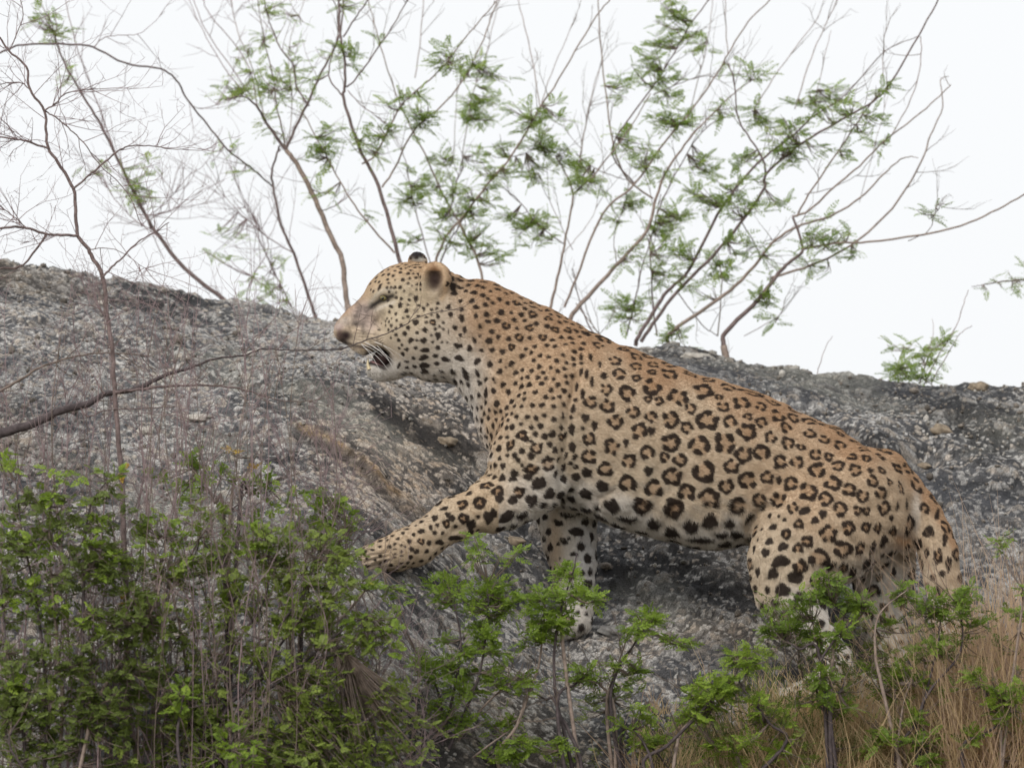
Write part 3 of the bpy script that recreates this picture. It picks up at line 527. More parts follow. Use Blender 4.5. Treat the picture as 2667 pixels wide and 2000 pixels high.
for lst, ox, oy, sc in ((Q4, 1350, 850, .3617), (Q3, 1800, 1100, .3617), (Q1, 800, 600, .3165), (Q2, 850, 1100, .3617)):
    for q in lst:
        r_ = q[2]*sc; ty = q[3] if len(q) > 3 else None
        if ty is None: ty = 'R' if lst in (Q4, Q3) else ('R' if (lst is Q2 and r_ > 14.5) else 'S')
        spots.append((ox+q[0]*sc, oy+q[1]*sc, r_, ty, q[4] if len(q) > 4 else 1., q[5] if len(q) > 5 else 0., ox+oy))
kd = kdtree.KDTree(len(LV))
for i, p in enumerate(LV): kd.insert(p, i)
kd.balance()
# front-most vertex per pixel cell
dep = (LV-CAM)@FWD; facing = ((LV-CAM)*LN).sum(1) < 0
cell = {}
order = np.argsort(-dep[facing]); fi = np.nonzero(facing)[0][order]
for i, a_, b_ in zip(fi, (lpx[fi]//5).astype(int), (lpy[fi]//5).astype(int)): cell[(a_, b_)] = i
dark_f = np.zeros(len(LV)); inner_f = np.zeros(len(LV)); placed = []
def stamp(i, r_, ty, asp, ang, rs):
    r_ = r_*(1.20 if ty in 'RD' else 1.16)
    c0 = LV[i]; n_ = LN[i]; hits = kd.find_range(c0, r_*1.75/1000*max(1, asp**.5))
    ids = np.array([h[1] for h in hits]);
    if len(ids) == 0: return
    ids = ids[(LN[ids]@n_) > .15]
    n_ = LN[ids[:60]].mean(0) if len(ids) > 60 else n_; n_ = n_/np.linalg.norm(n_)
    e1 = np.cross(np.array([0, 0, 1.]), n_) if abs(n_[2]) < .9 else np.array([1., 0, 0])
    if e1 @ np.array([1., 0, 0]) < 0: e1 = -e1
    e1 = e1/np.linalg.norm(e1); e2 = np.cross(n_, e1)
    if e2[2] > 0: e2 = -e2
    d = (LV[ids]-c0)*1000; u = d@e1; w_ = d@e2
    ca, sa = math.cos(ang), math.sin(ang); u, w_ = u*ca+w_*sa, -u*sa+w_*ca
    u = u/asp**.5/r_; w_ = w_*asp**.5/r_
    ph = rs.random()*9
    u = u+.07*np.sin(w_*4+ph)+.02*np.sin(w_*9+u*5+ph*3); w_ = w_+.07*np.sin(u*4.3+ph*2)+.02*np.sin(u*10-w_*4+ph)
    rr = np.hypot(u, w_); soft = 1.6/r_
    if ty in ('S', 'F'):
        k = .09*np.sin(np.arctan2(w_, u)*3+ph)+.05*np.sin(np.arctan2(w_, u)*5+ph*2)
        f = 1-ss(.86-soft+k, .86+soft+k, rr)
        if ty == 'F': f = f*.45
        dark_f[ids] = np.maximum(dark_f[ids], f)
    else:
        nb = rs.choice([3, 4, 4, 5]) if r_ > 17 else rs.choice([2, 3, 3]); a0 = rs.random()*6.28; th = np.arctan2(w_, u)
        big = r_ > 17 and ty == 'R'; ro = .67 if big else .58
        tk = (.25 if big else .31)*(1+.30*np.cos(nb*(th-a0)))
        for k in range(rs.choice([1, 1, 2, 2, 3]) if big else rs.choice([0, 1, 1])):
            ga = a0+math.pi/nb+2*math.pi/nb*rs.randrange(nb); dg = np.abs(np.angle(np.exp(1j*(th-ga)))); tk = tk-.34*np.exp(-(dg/rs.uniform(.16, .34))**2)
        f = 1-ss(-soft*.8, soft*.8, np.abs(rr-ro-.05*np.sin(2*th+ph))-tk)
        f = np.where(tk < .03, 0, f)
        if ty == 'D': inner_f[ids] = np.maximum(inner_f[ids], (1-ss(.5, .8, rr)))
        dark_f[ids] = np.maximum(dark_f[ids], f)
        inner_f[ids] = np.maximum(inner_f[ids], (1-ss(.55, .95, rr))*(.7 if ty == 'R' else 1.0))
rs = random.Random(5)
kept = []
for q in spots:
    if all(math.hypot(q[0]-k[0], q[1]-k[1]) >  .72*(q[2]+k[2]) or k[6] == q[6] for k in kept): kept.append(q)
spots = kept
for px, py, r_, ty, asp, ang, _s in spots:
    i = cell.get((int(px//5), int(py//5)))
    if i is None: i = cell.get((int(px//5), int(py//5)+1)) or cell.get((int(px//5)+1, int(py//5)+1)) or cell.get((int(px//5)-1, int(py//5)))
    if i is None: continue
    if _s == 2900: r_ *= .88
    stamp(i, r_, ty, asp, ang, rs); placed.append((LV[i], r_))
# the rest of the coat, where the lists say nothing
def size_at(px, py):
    if px < 1165 and py < 1000: return (4.5, 5.0) if py < 900 else (6.5, 9)
    if px < 1250 and py > 1340: return (6, 6.5)
    if px < 1330 and py < 1060: return (8.5, 9)
    if px < 1520 and py < 1250: return (7.0, 6.2)
    if py > 1640: return (9, 9)
    if px < 1560: return (13, 9)
    if py > 1500: return (14, 10)
    return (19, 9)
pk = kdtree.KDTree(20000); pts_pl = [(p, r_) for p, r_ in placed]
gridp = {}
CELL = .04
def addp(p, r_): gridp.setdefault(tuple((p//CELL).astype(int)), []).append((p, r_))
for p, r_ in placed: addp(p, r_)
cand = rng.permutation(len(LV))[:60000]
for i in cand:
    p = LV[i]; px, py = lpx[i], lpy[i]
    if 870 < px < 960 and py < 900: continue
    if px < 1010 and 760 < py < 905: continue
    if 1000 > px and py < 760 and rs.random() < .5: continue
    if px < 1045 and py > 890 and py < 1000: continue
    if 1095 < px < 1165 and 680 < py < 790 and p[1] < 0: continue
    if 2325 < px < 2385 and 1380 < py < 1445: continue
    r_, gap_ = size_at(px, py); r_ *= rs.uniform(.8, 1.2)
    ok = True; c_ = (p//CELL).astype(int)
    for dx in (-1, 0, 1):
        for dy in (-1, 0, 1):
            for dz in (-1, 0, 1):
                for q, r2 in gridp.get((c_[0]+dx, c_[1]+dy, c_[2]+dz), ()):
                    if np.linalg.norm(p-q)*1000 < 1.12*(r_+r2)+gap_*.5: ok = False; break
                if not ok: break
            if not ok: break
        if not ok: break
    if not ok: continue
    addp(p, r_)
    stamp(int(i), r_, 'R' if r_ > 15 and LN[i, 2] > -.4 else 'S', rs.uniform(.8, 1.4), rs.uniform(-.6, .6), rs)
inner_f = inner_f[:, None]*.78
coat = coat*(1-inner_f)+np.array([.37, .225, .12])*inner_f
coat = coat*np.array([.93, .93, .95])
SPC = np.array([.026, .018, .015])
coat = coat*(1-dark_f[:, None]*.97)+SPC*dark_f[:, None]*.97
set_col(body_me, 'coat', coat)
leo = empty('leopard', tuple(at(1700, 1650, 0)), label='spotted leopard striding uphill on the rock with mouth open, head to the left', cat='leopard')
m_fur, t, b = material('leopard_coat', .8, .15)
ca = t.nodes.new('ShaderNodeAttribute'); ca.attribute_name = 'coat'
tc = t.nodes.new('ShaderNodeTexCoord'); mp = t.nodes.new('ShaderNodeMapping'); mp.inputs['Scale'].default_value = (120, 300, 300); mp.inputs['Rotation'].default_value = (0, R(25), 0)
nz = t.nodes.new('ShaderNodeTexNoise'); nz.inputs['Scale'].default_value = 1; nz.inputs['Detail'].default_value = 3
t.links.new(tc.outputs['Object'], mp.inputs[0]); t.links.new(mp.outputs[0], nz.inputs['Vector'])
mr = t.nodes.new('ShaderNodeMapRange'); mr.inputs[3].default_value = .85; mr.inputs[4].default_value = 1.15; mr.inputs[1].default_value = .3; mr.inputs[2].default_value = .7
t.links.new(nz.outputs[0], mr.inputs[0])
mu = t.nodes.new('ShaderNodeMix'); mu.data_type = 'RGBA'; mu.blend_type = 'MULTIPLY'; mu.inputs[0].default_value = 1
t.links.new(ca.outputs['Color'], mu.inputs[6]); t.links.new(mr.outputs[0], mu.inputs[7]); t.links.new(mu.outputs[2], b.inputs['Base Color'])
body = link('body', body_me, leo, m_fur)
# fur
def fur():
    a, b_, c_ = LV[LF[:, 0]], LV[LF[:, 1]], LV[LF[:, 3]]
    area = np.linalg.norm(np.cross(b_-a, c_-a), axis=1)
    N = 380000
    fidx = rng.choice(len(LF), N, p=area/area.sum())
    q = LF[fidx]; u, v_ = rng.random(N)[:, None], rng.random(N)[:, None]
    bl = lambda A_: (A_[q[:, 0]]*(1-u)+A_[q[:, 1]]*u)*(1-v_)+(A_[q[:, 3]]*(1-u)+A_[q[:, 2]]*u)*v_
    p = bl(LV); n_ = bl(LN); cc = bl(coat); px, py = proj(p)
    # hair lies back along the body, down the legs
    flow = np.tile(np.array([.9, 0, -.35]), (N, 1))
    leg = (py > 1330)[:, None]; flow = np.where(leg, np.array([.1, 0, -1.]), flow)
    fore = ((px < 1330) & (py > 1250))[:, None]; flow = np.where(fore, np.array([-.8, 0, -.5]), flow)
    flow = flow+rng.normal(0, .25, (N, 3))
    flow = flow-(flow*n_).sum(1)[:, None]*n_; flow /= np.linalg.norm(flow, axis=1)[:, None]+1e-6
    L = np.full(N, .0055); L = np.where((px < 1165) & (py < 1000), .0036, L); L = np.where((py > 1300) & (LN[q[:, 0], 2] < -.3), .010, L); L = np.where((px < 1260) & (py > 960) & (py < 1100), .008, L)
    L = np.where((px < 1040) & (py < 900), .0022, L); L = np.where((np.hypot(px-994, py-782) < 20), .0012, L); L = np.where(fore[:, 0], .0036, L)
    L = L*rng.uniform(.7, 1.25, N)
    pos = np.zeros((N, 3, 3), np.float32)
    pos[:, 0] = p-n_*.0005
    pos[:, 1] = p+flow*(L*.5)[:, None]+n_*(L*.30)[:, None]
    pos[:, 2] = p+flow*L[:, None]+n_*(L*.48)[:, None]
    hc = bpy.data.hair_curves.new('fur'); hc.add_curves([3]*N)
    hc.attributes['position'].data.foreach_set('vector', pos.ravel())
    ra = hc.attributes.get('radius') or hc.attributes.new('radius', 'FLOAT', 'POINT')
    ra.data.foreach_set('value', np.tile(np.array([.0004, .0003, .00005], np.float32), N))
    at_ = hc.attributes.new('coat', 'FLOAT_COLOR', 'CURVE'); c4 = np.ones((N, 4), np.float32); c4[:, :3] = cc*rng.uniform(.88, 1.16, (N, 1)); at_.data.foreach_set('color', c4.ravel())
    m, t, b = material('fur_hair', .7, .1); ca = t.nodes.new('ShaderNodeAttribute'); ca.attribute_name = 'coat'
    t.links.new(ca.outputs['Color'], b.inputs['Base Color'])
    o = bpy.data.objects.new('fur', hc); C.objects.link(o); o.parent = leo; o.location = -Vector(leo.location); hc.materials.append(m); o['kind'] = 'stuff'
fur()

# ------------------------------------------------------------------ tubes
def crom(P, n=5):
    P = [np.asarray(p, float) for p in P]
    if len(P) < 3: return [P[0]+(P[-1]-P[0])*k/n for k in range(n+1)]
    Q = [2*P[0]-P[1]]+P+[2*P[-1]-P[-2]]; out_ = []
    for i in range(1, len(Q)-2):
        for k in range(n):
            t_ = k/n; a, b_, c_, d = Q[i-1:i+3]
            out_.append(.5*((2*b_)+(c_-a)*t_+(2*a-5*b_+4*c_-d)*t_**2+(-a+3*b_-3*c_+d)*t_**3))
    out_.append(P[-1]); return out_
class Tubes:
    def __init__(s): s.V = []; s.F = []; s.n = 0
    def add(s, pts, r0, r1, sides=5):
        pts = np.asarray(pts, float); n_ = len(pts)
        tg = np.gradient(pts, axis=0); tg /= np.linalg.norm(tg, axis=1)[:, None]+1e-9
        ref = np.array([0, 1., .2]); a = np.cross(tg, ref); a /= np.linalg.norm(a, axis=1)[:, None]+1e-9; b_ = np.cross(tg, a)
        rr = np.linspace(r0, r1, n_) if np.isscalar(r0) else np.asarray(r0)
        th = np.arange(sides)*2*math.pi/sides
        ring = pts[:, None]+rr[:, None, None]*(a[:, None]*np.cos(th)[None, :, None]+b_[:, None]*np.sin(th)[None, :, None])
        s.V.append(ring.reshape(-1, 3)); i = np.arange(n_-1)[:, None]*sides; j = np.arange(sides)[None]; k = (j+1) % sides
        f = np.stack([i+j, i+k, i+sides+k, i+sides+j], -1).reshape(-1, 4)+s.n
        s.F.append(f); s.n += n_*sides
        capq = [s.n-sides, s.n-sides+1, s.n-sides+2, s.n-sides+(3 if sides > 3 else 0)]
        if sides > 3: s.F.append(np.array([capq]))
    def obj(s, name, mat, parent, kind=None):
        if not s.V: return None
        o = link(name, mesh_np(name, np.concatenate(s.V), np.concatenate(s.F)), parent, mat)
        if kind: o['kind'] = kind
        return o

# leopard small parts
M_NOSE = mat_flat('nose_leather', (.055, .03, .028), .45, .4, .2, 80); M_TOOTH = mat_flat('tooth_ivory', (.62, .52, .33), .4, .4, .1, 80)
M_TONG = mat_flat('tongue', (.30, .17, .17), .5, .4, .2, 120); M_WHIS = mat_flat('whisker', (.75, .73, .70), .5, .3, .05, 10)
m_eye = mat_flat('eye_amber', (.17, .145, .055), .12, .6, .3, 200)
def blobm(name, c0, rx, ry, rz, mat, rot=0, sub=2):
    v = iv.copy(); f = iff; vs = [tuple(q) for q in v]
    for _ in range(sub):
        cache = {}; nf = []
        def mid(a, b_):
            k = (min(a, b_), max(a, b_))
            if k not in cache:
                q = np.array(vs[a])+np.array(vs[b_]); q /= np.linalg.norm(q); vs.append(tuple(q)); cache[k] = len(vs)-1
            return cache[k]
        for a, b_, c_ in f:
            x1, x2, x3 = mid(a, b_), mid(b_, c_), mid(c_, a); nf += [(a, x1, x3), (b_, x2, x1), (c_, x3, x2), (x1, x2, x3)]
        f = np.array(nf)
    v = np.array(vs)*np.array([rx, ry, rz])/1000; ca, sa = math.cos(rot), math.sin(rot)
    v = np.stack([v[:, 0]*ca-v[:, 2]*sa, v[:, 1], v[:, 0]*sa+v[:, 2]*ca], 1)+c0
    return link(name, mesh_np(name, v, f), leo, mat)
blobm('eye', P3(999, 777, -56), 10, 8, 6.8, m_eye, -.35); blobm('eye', P3(999, 777, 56), 10, 8, 6.8, m_eye, -.35)
M_PUP = mat_flat('pupil', (.01, .01, .01), .15, .6, .1)
blobm('pupil', P3(997, 777, -61), 3.6, 4.5, 4.2, M_PUP); blobm('pupil', P3(997, 777, 61), 3.6, 4.5, 4.2, M_PUP)
blobm('nose', P3(898, 872, 0), 15, 22, 12, M_NOSE, .8)
blobm('tongue', P3(990, 955, 0), 30, 20, 8, M_TONG, -.5)
M_MOUTH = mat_flat('mouth_shade_fill', (.035, .018, .018), .6, .3, .2, 80)  # near-black filler blob, standing in for shade inside the mouth
blobm('mouth_shade_fill', P3(994, 936, 0), 24, 26, 24, M_MOUTH, -.2)
for y in (-18, 18):
    tb = Tubes(); tb.add(crom([P3(946, 896, y), P3(948, 910, y), P3(953, 922, y)], 3), .0048, .0008, 6); tb.obj('tooth', M_TOOTH, leo)
    tb = Tubes(); tb.add(crom([P3(962, 962, y*.9), P3(958, 948, y*.9), P3(959, 934, y*.9)], 3), .0062, .001, 6); tb.obj('tooth', M_TOOTH, leo)
for side in (-1, 1):
    for k in range(9):
        x0, y0 = 940+rs.uniform(0, 40), 888+rs.uniform(0, 20); ln = rs.uniform(60, 105)
        a = R(rs.uniform(22, 62)); s0 = P3(x0, y0, side*rs.uniform(44, 54)); s1 = P3(x0+ln*.5*math.cos(a), y0+ln*.42*math.sin(a), side*(75)); s2 = P3(x0+ln*math.cos(a*1.0), y0+ln*math.sin(a*1.15), side*(85))
        tb = Tubes(); tb.add(crom([s0, s1, s2], 4), .0006, .0003, 4); tb.obj('whisker', M_WHIS, leo)

# ------------------------------------------------------------------ plants
def leaf_mesh(name, n_pairs, ln, wd, L, curve=.25, seed=0, oval=False):
    """a pinnate leaf: rachis along +X with pairs of leaflets, about L long"""
    r_ = random.Random(seed); V = []; F = []
    def quad(p, d, n_, l_, w_):
        s_ = np.cross(n_, d); k = len(V)
        V.extend([p, p+d*l_*.5+s_*w_*.5, p+d*l_+n_*(-.1*l_), p+d*l_*.5-s_*w_*.5]); F.append((k, k+1, k+2, k+3))
    for i in range(n_pairs):
        t_ = (i+1)/(n_pairs+.3); x = L*t_; z = -curve*L*t_*t_; l_ = ln*(1-.55*abs(t_-.45)**1.3*1.6)*r_.uniform(.85, 1.15)
        for sg in (-1, 1):
            a = R(62+r_.uniform(-10, 10)); d = np.array([math.cos(a), sg*math.sin(a), r_.uniform(-.3, .1)]); d /= np.linalg.norm(d)
            nn = np.array([r_.uniform(-.2, .2), sg*.25, 1.]); nn -= nn@d*d; nn /= np.linalg.norm(nn)
            quad(np.array([x, 0, z]), d, nn, l_, wd)
    quad(np.array([L*.98, 0, -curve*L]), np.array([.95, 0, -.3]), np.array([.3, 0, .95]), ln*.8, wd)
    k = len(V); V += [np.array([0, -.0006, 0]), np.array([0, .0006, 0]), np.array([L*.5, 0.0006, -curve*L*.25]), np.array([L*.5, -.0006, -curve*L*.25]), np.array([L, .0003, -curve*L]), np.array([L, -.0003, -curve*L])]
    F += [(k, k+1, k+2, k+3), (k+3, k+2, k+4, k+5)]
    return np.array(V), np.array(F)
LEAFB = [leaf_mesh('leaf', 8, .013, .0055, .058, .2, 1), leaf_mesh('leaf', 7, .015, .006, .062, .35, 2), leaf_mesh('leaf', 6, .016, .0065, .048, .1, 3)]
LEAFF = [leaf_mesh('leaf', 7, .017, .0075, .055, .2, 4), leaf_mesh('leaf', 6, .019, .008, .055, .35, 5), leaf_mesh('leaf', 5, .021, .010, .05, .05, 6)]
LEAFD = [leaf_mesh('leaf', 4, .024, .014, .05, .2, 7), leaf_mesh('leaf', 5, .021, .012, .05, .35, 8), leaf_mesh('leaf', 3, .026, .015, .04, .0, 9)]
_lm = {}
def leaf_data(kind, i, mat):
    k = (kind, i, mat.name)
    if k not in _lm:
        V, F = {'B': LEAFB, 'F': LEAFF, 'D': LEAFD}[kind][i]; m_ = mesh_np('leaf', V, F, False); m_.materials.append(mat); _lm[k] = m_
    return _lm[k]
class Plant:
    def __init__(s, name, base, leafk=None, leafm=None, twigm=M_TWIG_F, **kw):
        s.root = empty(name, tuple(base), **kw); s.br = []; s.tw = Tubes(); s.leaves = []; s.lk = leafk; s.lm = leafm; s.tm = twigm; s.rs = random.Random(len(kw.get('label', ''))*31+int(abs(base[0])*1000))
    def branch(s, pts, Y0, Y1, r0, r1, mat=M_BARK_D, sides=7, n=5, jit=.0):
        m_ = len(pts); Ys = [Y0+(Y1-Y0)*i/(m_-1) for i in range(m_)]
        P = crom([at(p[0], p[1], y) for p, y in zip(pts, Ys)], n)
        ph = s.rs.random()*9
        P = [p+np.array([.0010*math.sin(i*1.7+ph), .003*math.sin(i*1.1+ph), .0009*math.sin(i*2.3+ph)]) if 0 < i < len(P)-1 else p for i, p in enumerate(P)]
        tb = Tubes()
        if np.isscalar(r0) and Y0 > 1: r0 *= .84; r1 *= .84
        if np.isscalar(r0): tb.add(P, r0/1000, r1/1000, sides)
        else: tb.add(P, np.interp(np.linspace(0, 1, len(P)), np.linspace(0, 1, len(r0)), r0), 0, 8); r0 = 10
        tb.obj('branch', mat, s.root); s.br.append((np.array(P), r0/1000, r1/1000)); return s
    def root_to(s, pt, Y0, base, r0, r1, mat=M_BARK_D):
        a = at(pt[0], pt[1], Y0); b_ = np.array(base)+np.array([0, 0, -.06])
        tb = Tubes(); tb.add(crom([b_, b_*.45+a*.55+np.array([.012, 0, -.0]), a], 5), r0/1000, r1/1000, 7); tb.obj('stem', mat, s.root)
        s.br.append((np.array([b_, b_*.45+a*.55, a]), r0/1000, r1/1000))
    def twigs(s, n, ln, spread=.6, lvl=1, bias=(0, 0, .4), rad=.0011, lo=.2, which=None):
        for _ in range(n):
            P, r0, r1 = s.br[s.rs.choice(which) if which else s.rs.randrange(len(s.br))]
            i = min(len(P)-2, int((lo+(1-lo)*s.rs.random())*(len(P)-1))); p = P[i]+(P[i+1]-P[i])*s.rs.random()
            d = P[i+1]-P[i]; d = d/(np.linalg.norm(d)+1e-9)
            s.grow(p, d, ln*s.rs.uniform(.4, 1.2), spread, lvl, bias, rad)
    def grow(s, p, d, ln, spread, lvl, bias, rad):
        rv = np.array([s.rs.gauss(0, 1), s.rs.gauss(0, .6), s.rs.gauss(0, 1)]); d = d+rv*spread+np.array(bias)*.5; d /= np.linalg.norm(d)
        k = 5; pts = [p]; q = p.copy(); dd = d.copy()
        for i in range(k):
            dd = dd+np.array([s.rs.gauss(0, .13), s.rs.gauss(0, .1), s.rs.gauss(0, .13)+.04]); dd /= np.linalg.norm(dd); q = q+dd*ln/k; pts.append(q.copy())
            if lvl > 0 and i > 0 and s.rs.random() < .75: s.grow(q, dd, ln*s.rs.uniform(.25, .6), spread, lvl-1, bias, rad*.7)
        s.tw.add(pts, rad, rad*.4, 4 if rad > .0008 else 3)
        return pts
    def cluster(s, px, py, r_, n, Y=None, mat=None, kind=None, scale=1., flat=.55):
        n = int(n*(1.55 if s.lk == 'B' else 2.5)); scale *= 1.12 if s.lk == 'B' else 1.15
        c0 = None; best = 1e9; src = None
        for P, a, b_ in s.br:
            qx, qy = proj(P); d = np.hypot(qx-px, qy-py); i = int(d.argmin())
            if d[i] < best: best = d[i]; src = P[i]
        Yc = src[1] if Y is None else Y
        c0 = at(px, py, Yc)
        nt_ = max(3, n//(2 if s.lk == 'B' else 3)); tips = []
        for k in range(nt_):
            e = c0+np.array([s.rs.gauss(0, .72), s.rs.gauss(0, .6), s.rs.gauss(0, .62)])*r_/1000
            mid_ = (src+e)/2+np.array([s.rs.gauss(0, .005), 0, -.008]); s.tw.add(crom([src, mid_, e], 3), .0014, .0006, 4); tips.append((mid_, e))
        for k in range(n):
            m_, e = tips[k % nt_]; p = m_+(e-m_)*s.rs.uniform(.35, 1.05); d = (e-m_); 
            az = s.rs.uniform(0, 6.283); el = s.rs.gauss(.18, .45)
            dx = np.array([math.cos(az)*math.cos(el)*1.15, math.sin(az)*math.cos(el)*.8, math.sin(el)])+(e-c0)*(5 if s.lk == 'B' else 10); dx /= np.linalg.norm(dx)
            z = np.array([s.rs.gauss(0, flat), s.rs.gauss(-.5, flat), 1.]); z -= z@dx*dx; z /= np.linalg.norm(z); yv = np.cross(z, dx)
            sc = s.rs.uniform(.65, 1.15)*scale
            M = Matrix(((dx[0]*sc, yv[0]*sc, z[0]*sc, p[0]), (dx[1]*sc, yv[1]*sc, z[1]*sc, p[1]), (dx[2]*sc, yv[2]*sc, z[2]*sc, p[2]), (0, 0, 0, 1)))
            s.leaves.append((M, kind or s.lk, s.rs.randrange(3), mat or s.lm))
    def done(s, twig_name='twig'):
        if s.tw.V: s.tw.obj(twig_name, s.tm, s.root, 'stuff')
        inv = Matrix.Translation(-Vector(s.root.location))
        s.rs.shuffle(s.leaves)
        for M, k, i, m_ in s.leaves[:300]:
            o = bpy.data.objects.new('leaf', leaf_data(k, i, m_)); C.objects.link(o); o.parent = s.root; o.matrix_basis = inv@M
        rest = s.leaves[300:]; bym = {}
        for M, k, i, m_ in rest: bym.setdefault((k, m_.name), []).append((M, i, m_))
        for (k, mn), lst in bym.items():
            Vs = []; Fs = []; n_ = 0
            for M, i, m_ in lst:
                V, F = {'B': LEAFB, 'F': LEAFF, 'D': LEAFD}[k][i]; A_ = np.array(M)
                Vs.append(V@A_[:3, :3].T+A_[:3, 3]); Fs.append(F+n_); n_ += len(V)
            o = link('foliage', mesh_np('foliage', np.concatenate(Vs), np.concatenate(Fs), False), s.root, lst[0][2]); o['kind'] = 'stuff'
def gp(px, Y):                          # a root point on the rock below pixel column px at depth Y
    x = at(px, 1000, Y)[0]; return (x, Y, surf(x, Y))
def Lz(l): return [(x*.4069, y*.4069) for x, y in l]
def Mz(l): return [(800+x*.4069, y*.4069) for x, y in l]
def Rz(l): return [(1500+x*.5276, y*.5276) for x, y in l]
YB = 1.95
GB = 'saplings and shrubs rooted behind the rock crest'
# T1 sapling leaning left
b = gp(640, YB); p = Plant('sapling', b, 'B', M_LEAF_B, M_TWIG_P, label='slender sapling leaning left from the crest with brownish leaf tufts at its tip', cat='sapling', group=GB)
p.root_to((582, 779), YB, b, 9, 8, M_BARK_G)
p.branch([(582, 779), (480, 698), (403, 600), (391, 582), (346, 496), (301, 403), (260, 321), (228, 269), (175, 179), (151, 122), (138, 81)], YB, YB-.1, 7.5, 2.6, M_BARK_D)
p.branch([(301, 403), (260, 285), (228, 203), (199, 118), (170, 0), (160, -60)], YB, YB+.1, 2.4, 1.2, M_TWIG_P)
p.branch([(391, 582), (400, 565), (450, 545), (520, 500), (585, 470)], YB, YB, 2, 1, M_TWIG_P); p.branch([(403, 600), (360, 580), (300, 520), (255, 450)], YB, YB+.1, 2, 1, M_TWIG_P)
p.branch([(385, 565), (440, 520), (490, 460), (540, 420), (580, 330)], YB, YB+.2, 1.8, .8, M_TWIG_P)
p.branch(Lz([(1050, 1659), (950, 1430), (990, 1380), (1200, 1330), (1440, 1260)]), YB+.1, YB+.1, 1.6, .8, M_TWIG_P)
for q in [(95, 45, 34, 16), (120, 60, 25, 8), (150, 85, 30, 18), (165, 200, 20, 9), (328, 470, 30, 10), (345, 500, 28, 9), (375, 522, 34, 14), (395, 410, 30, 4), (230, 432, 25, 4)]: p.cluster(*q, scale=.7)
p.twigs(55, .17, .8, 1, rad=.0011, lo=.15); p.done()
# T2
b = gp(930, YB-.1); p = Plant('sapling', b, 'B', M_LEAF_B, M_TWIG_P, label='thick grey-brown sapling left of the leopard\'s head, forking into two leafy limbs', cat='sapling', group=GB)
p.root_to((905, 795), YB-.1, b, 11, 10, M_BARK_G)
p.branch([(905, 795), (898, 740), (891, 675), (863, 618), (834, 549), (806, 488), (773, 427), (745, 391)], YB-.1, YB-.1, 9.5, 8, M_BARK_G)
p.branch(Lz([(1830, 960), (1700, 780), (1650, 690), (1560, 620), (1440, 640)]), YB-.1, YB-.2, 6, 1.8, M_BARK_D)
p.branch(Lz([(1830, 960), (1900, 800), (1980, 640), (2050, 480), (2130, 330), (2180, 200), (2200, 0), (2200, -90)]), YB-.1, YB, 5.5, 2.5, M_BARK_D)
p.branch(Lz([(1830, 960), (1800, 800), (1770, 680), (1750, 500), (1690, 260), (1650, 0), (1640, -90)]), YB-.1, YB+.1, 3, 1.2, M_TWIG_F)
p.branch(Lz([(1980, 680), (1900, 560), (1880, 420), (1800, 320), (1740, 180), (1720, 130), (1690, 0), (1680, -90)]), YB-.1, YB-.1, 3.2, 1.5, M_BARK_D)
p.branch(Lz([(1700, 780), (1620, 450), (1520, 200), (1480, 0), (1470, -90)]), YB, YB+.2, 2.2, 1.2, M_WHIP)
p.branch(Lz([(1650, 690), (1580, 400), (1340, 90), (1300, 0), (1240, -90)]), YB, YB+.1, 2, 1.2, M_TWIG_P); p.branch(Lz([(1620, 640), (1500, 460), (1320, 200), (1240, 0), (1210, -90)]), YB, YB+.1, 2, 1.2, M_TWIG_P); p.branch(Lz([(1600, 640), (1440, 440), (1300, 200), (1210, 0), (1180, -90)]), YB, YB+.2, 1.8, 1, M_TWIG_P)
p.branch(Lz([(1850, 900), (1870, 640), (1850, 300), (1950, 0), (1960, -90)]), YB, YB+.2, 1.8, 1, M_WHIP)
p.branch(Lz([(2060, 1350), (2160, 1310), (2300, 1200)]), YB-.1, YB-.1, 2, 1, M_BARK_D)
for q in [(605, 245, 30, 10), (630, 232, 34, 22), (700, 235, 40, 26), (740, 225, 34, 18), (765, 175, 24, 10), (690, 110, 28, 12), (705, 22, 34, 14), (745, 20, 25, 7), (660, 122, 22, 5), (770, 125, 24, 5), (650, 190, 30, 8), (790, 60, 10, 2), (725, 160, 30, 5), (815, 130, 26, 4), (700, 300, 24, 6), (735, 345, 24, 6), (790, 265, 20, 6), (840, 470, 36, 6)]: p.cluster(*q, scale=.68)
p.twigs(50, .13, .8, 1, rad=.0010, lo=.25); p.done()
# T3 with the long arching branch
b = gp(850, YB+.1); p = Plant('sapling', b, 'B', M_LEAF_B, M_TWIG_P, label='thin dark sapling whose long bare limb arches to the upper left corner', cat='sapling', group=GB)
p.root_to((820, 820), YB+.1, b, 7, 6, M_BARK_D)
p.branch([(820, 820), (800, 760), (765, 660), (732, 586), (712, 488), (708, 448), (722, 400), (728, 380)], YB+.1, YB, 5.8, 3, M_BARK_D)
p.branch([(712, 488), (680, 460), (651, 435), (594, 391), (540, 325), (488, 260), (460, 210), (418, 180), (325, 165), (244, 124), (175, 116), (60, 117), (20, 130), (0, 138), (-80, 170)], YB+.1, YB-.4, 3, 3.6, M_BARK_D)
p.branch([(765, 660), (700, 620), (660, 585), (610, 540), (540, 455)], YB+.1, YB+.1, 2.2, 1, M_TWIG_P); p.branch([(640, 820), (650, 740), (700, 640), (660, 570), (640, 540)], YB+.1, YB+.1, 2, 1, M_TWIG_P)
p.branch([(760, 800), (710, 700), (660, 590), (600, 430)], YB+.2, YB+.2, 2.6, 1, M_TWIG_P)
p.branch([(244, 124), (275, 97), (330, 92), (370, 85), (430, 30)], YB-.3, YB-.3, 1.8, .8, M_TWIG_P); p.branch([(460, 210), (500, 275), (545, 280), (600, 255)], YB, YB, 1.6, .8, M_TWIG_P)
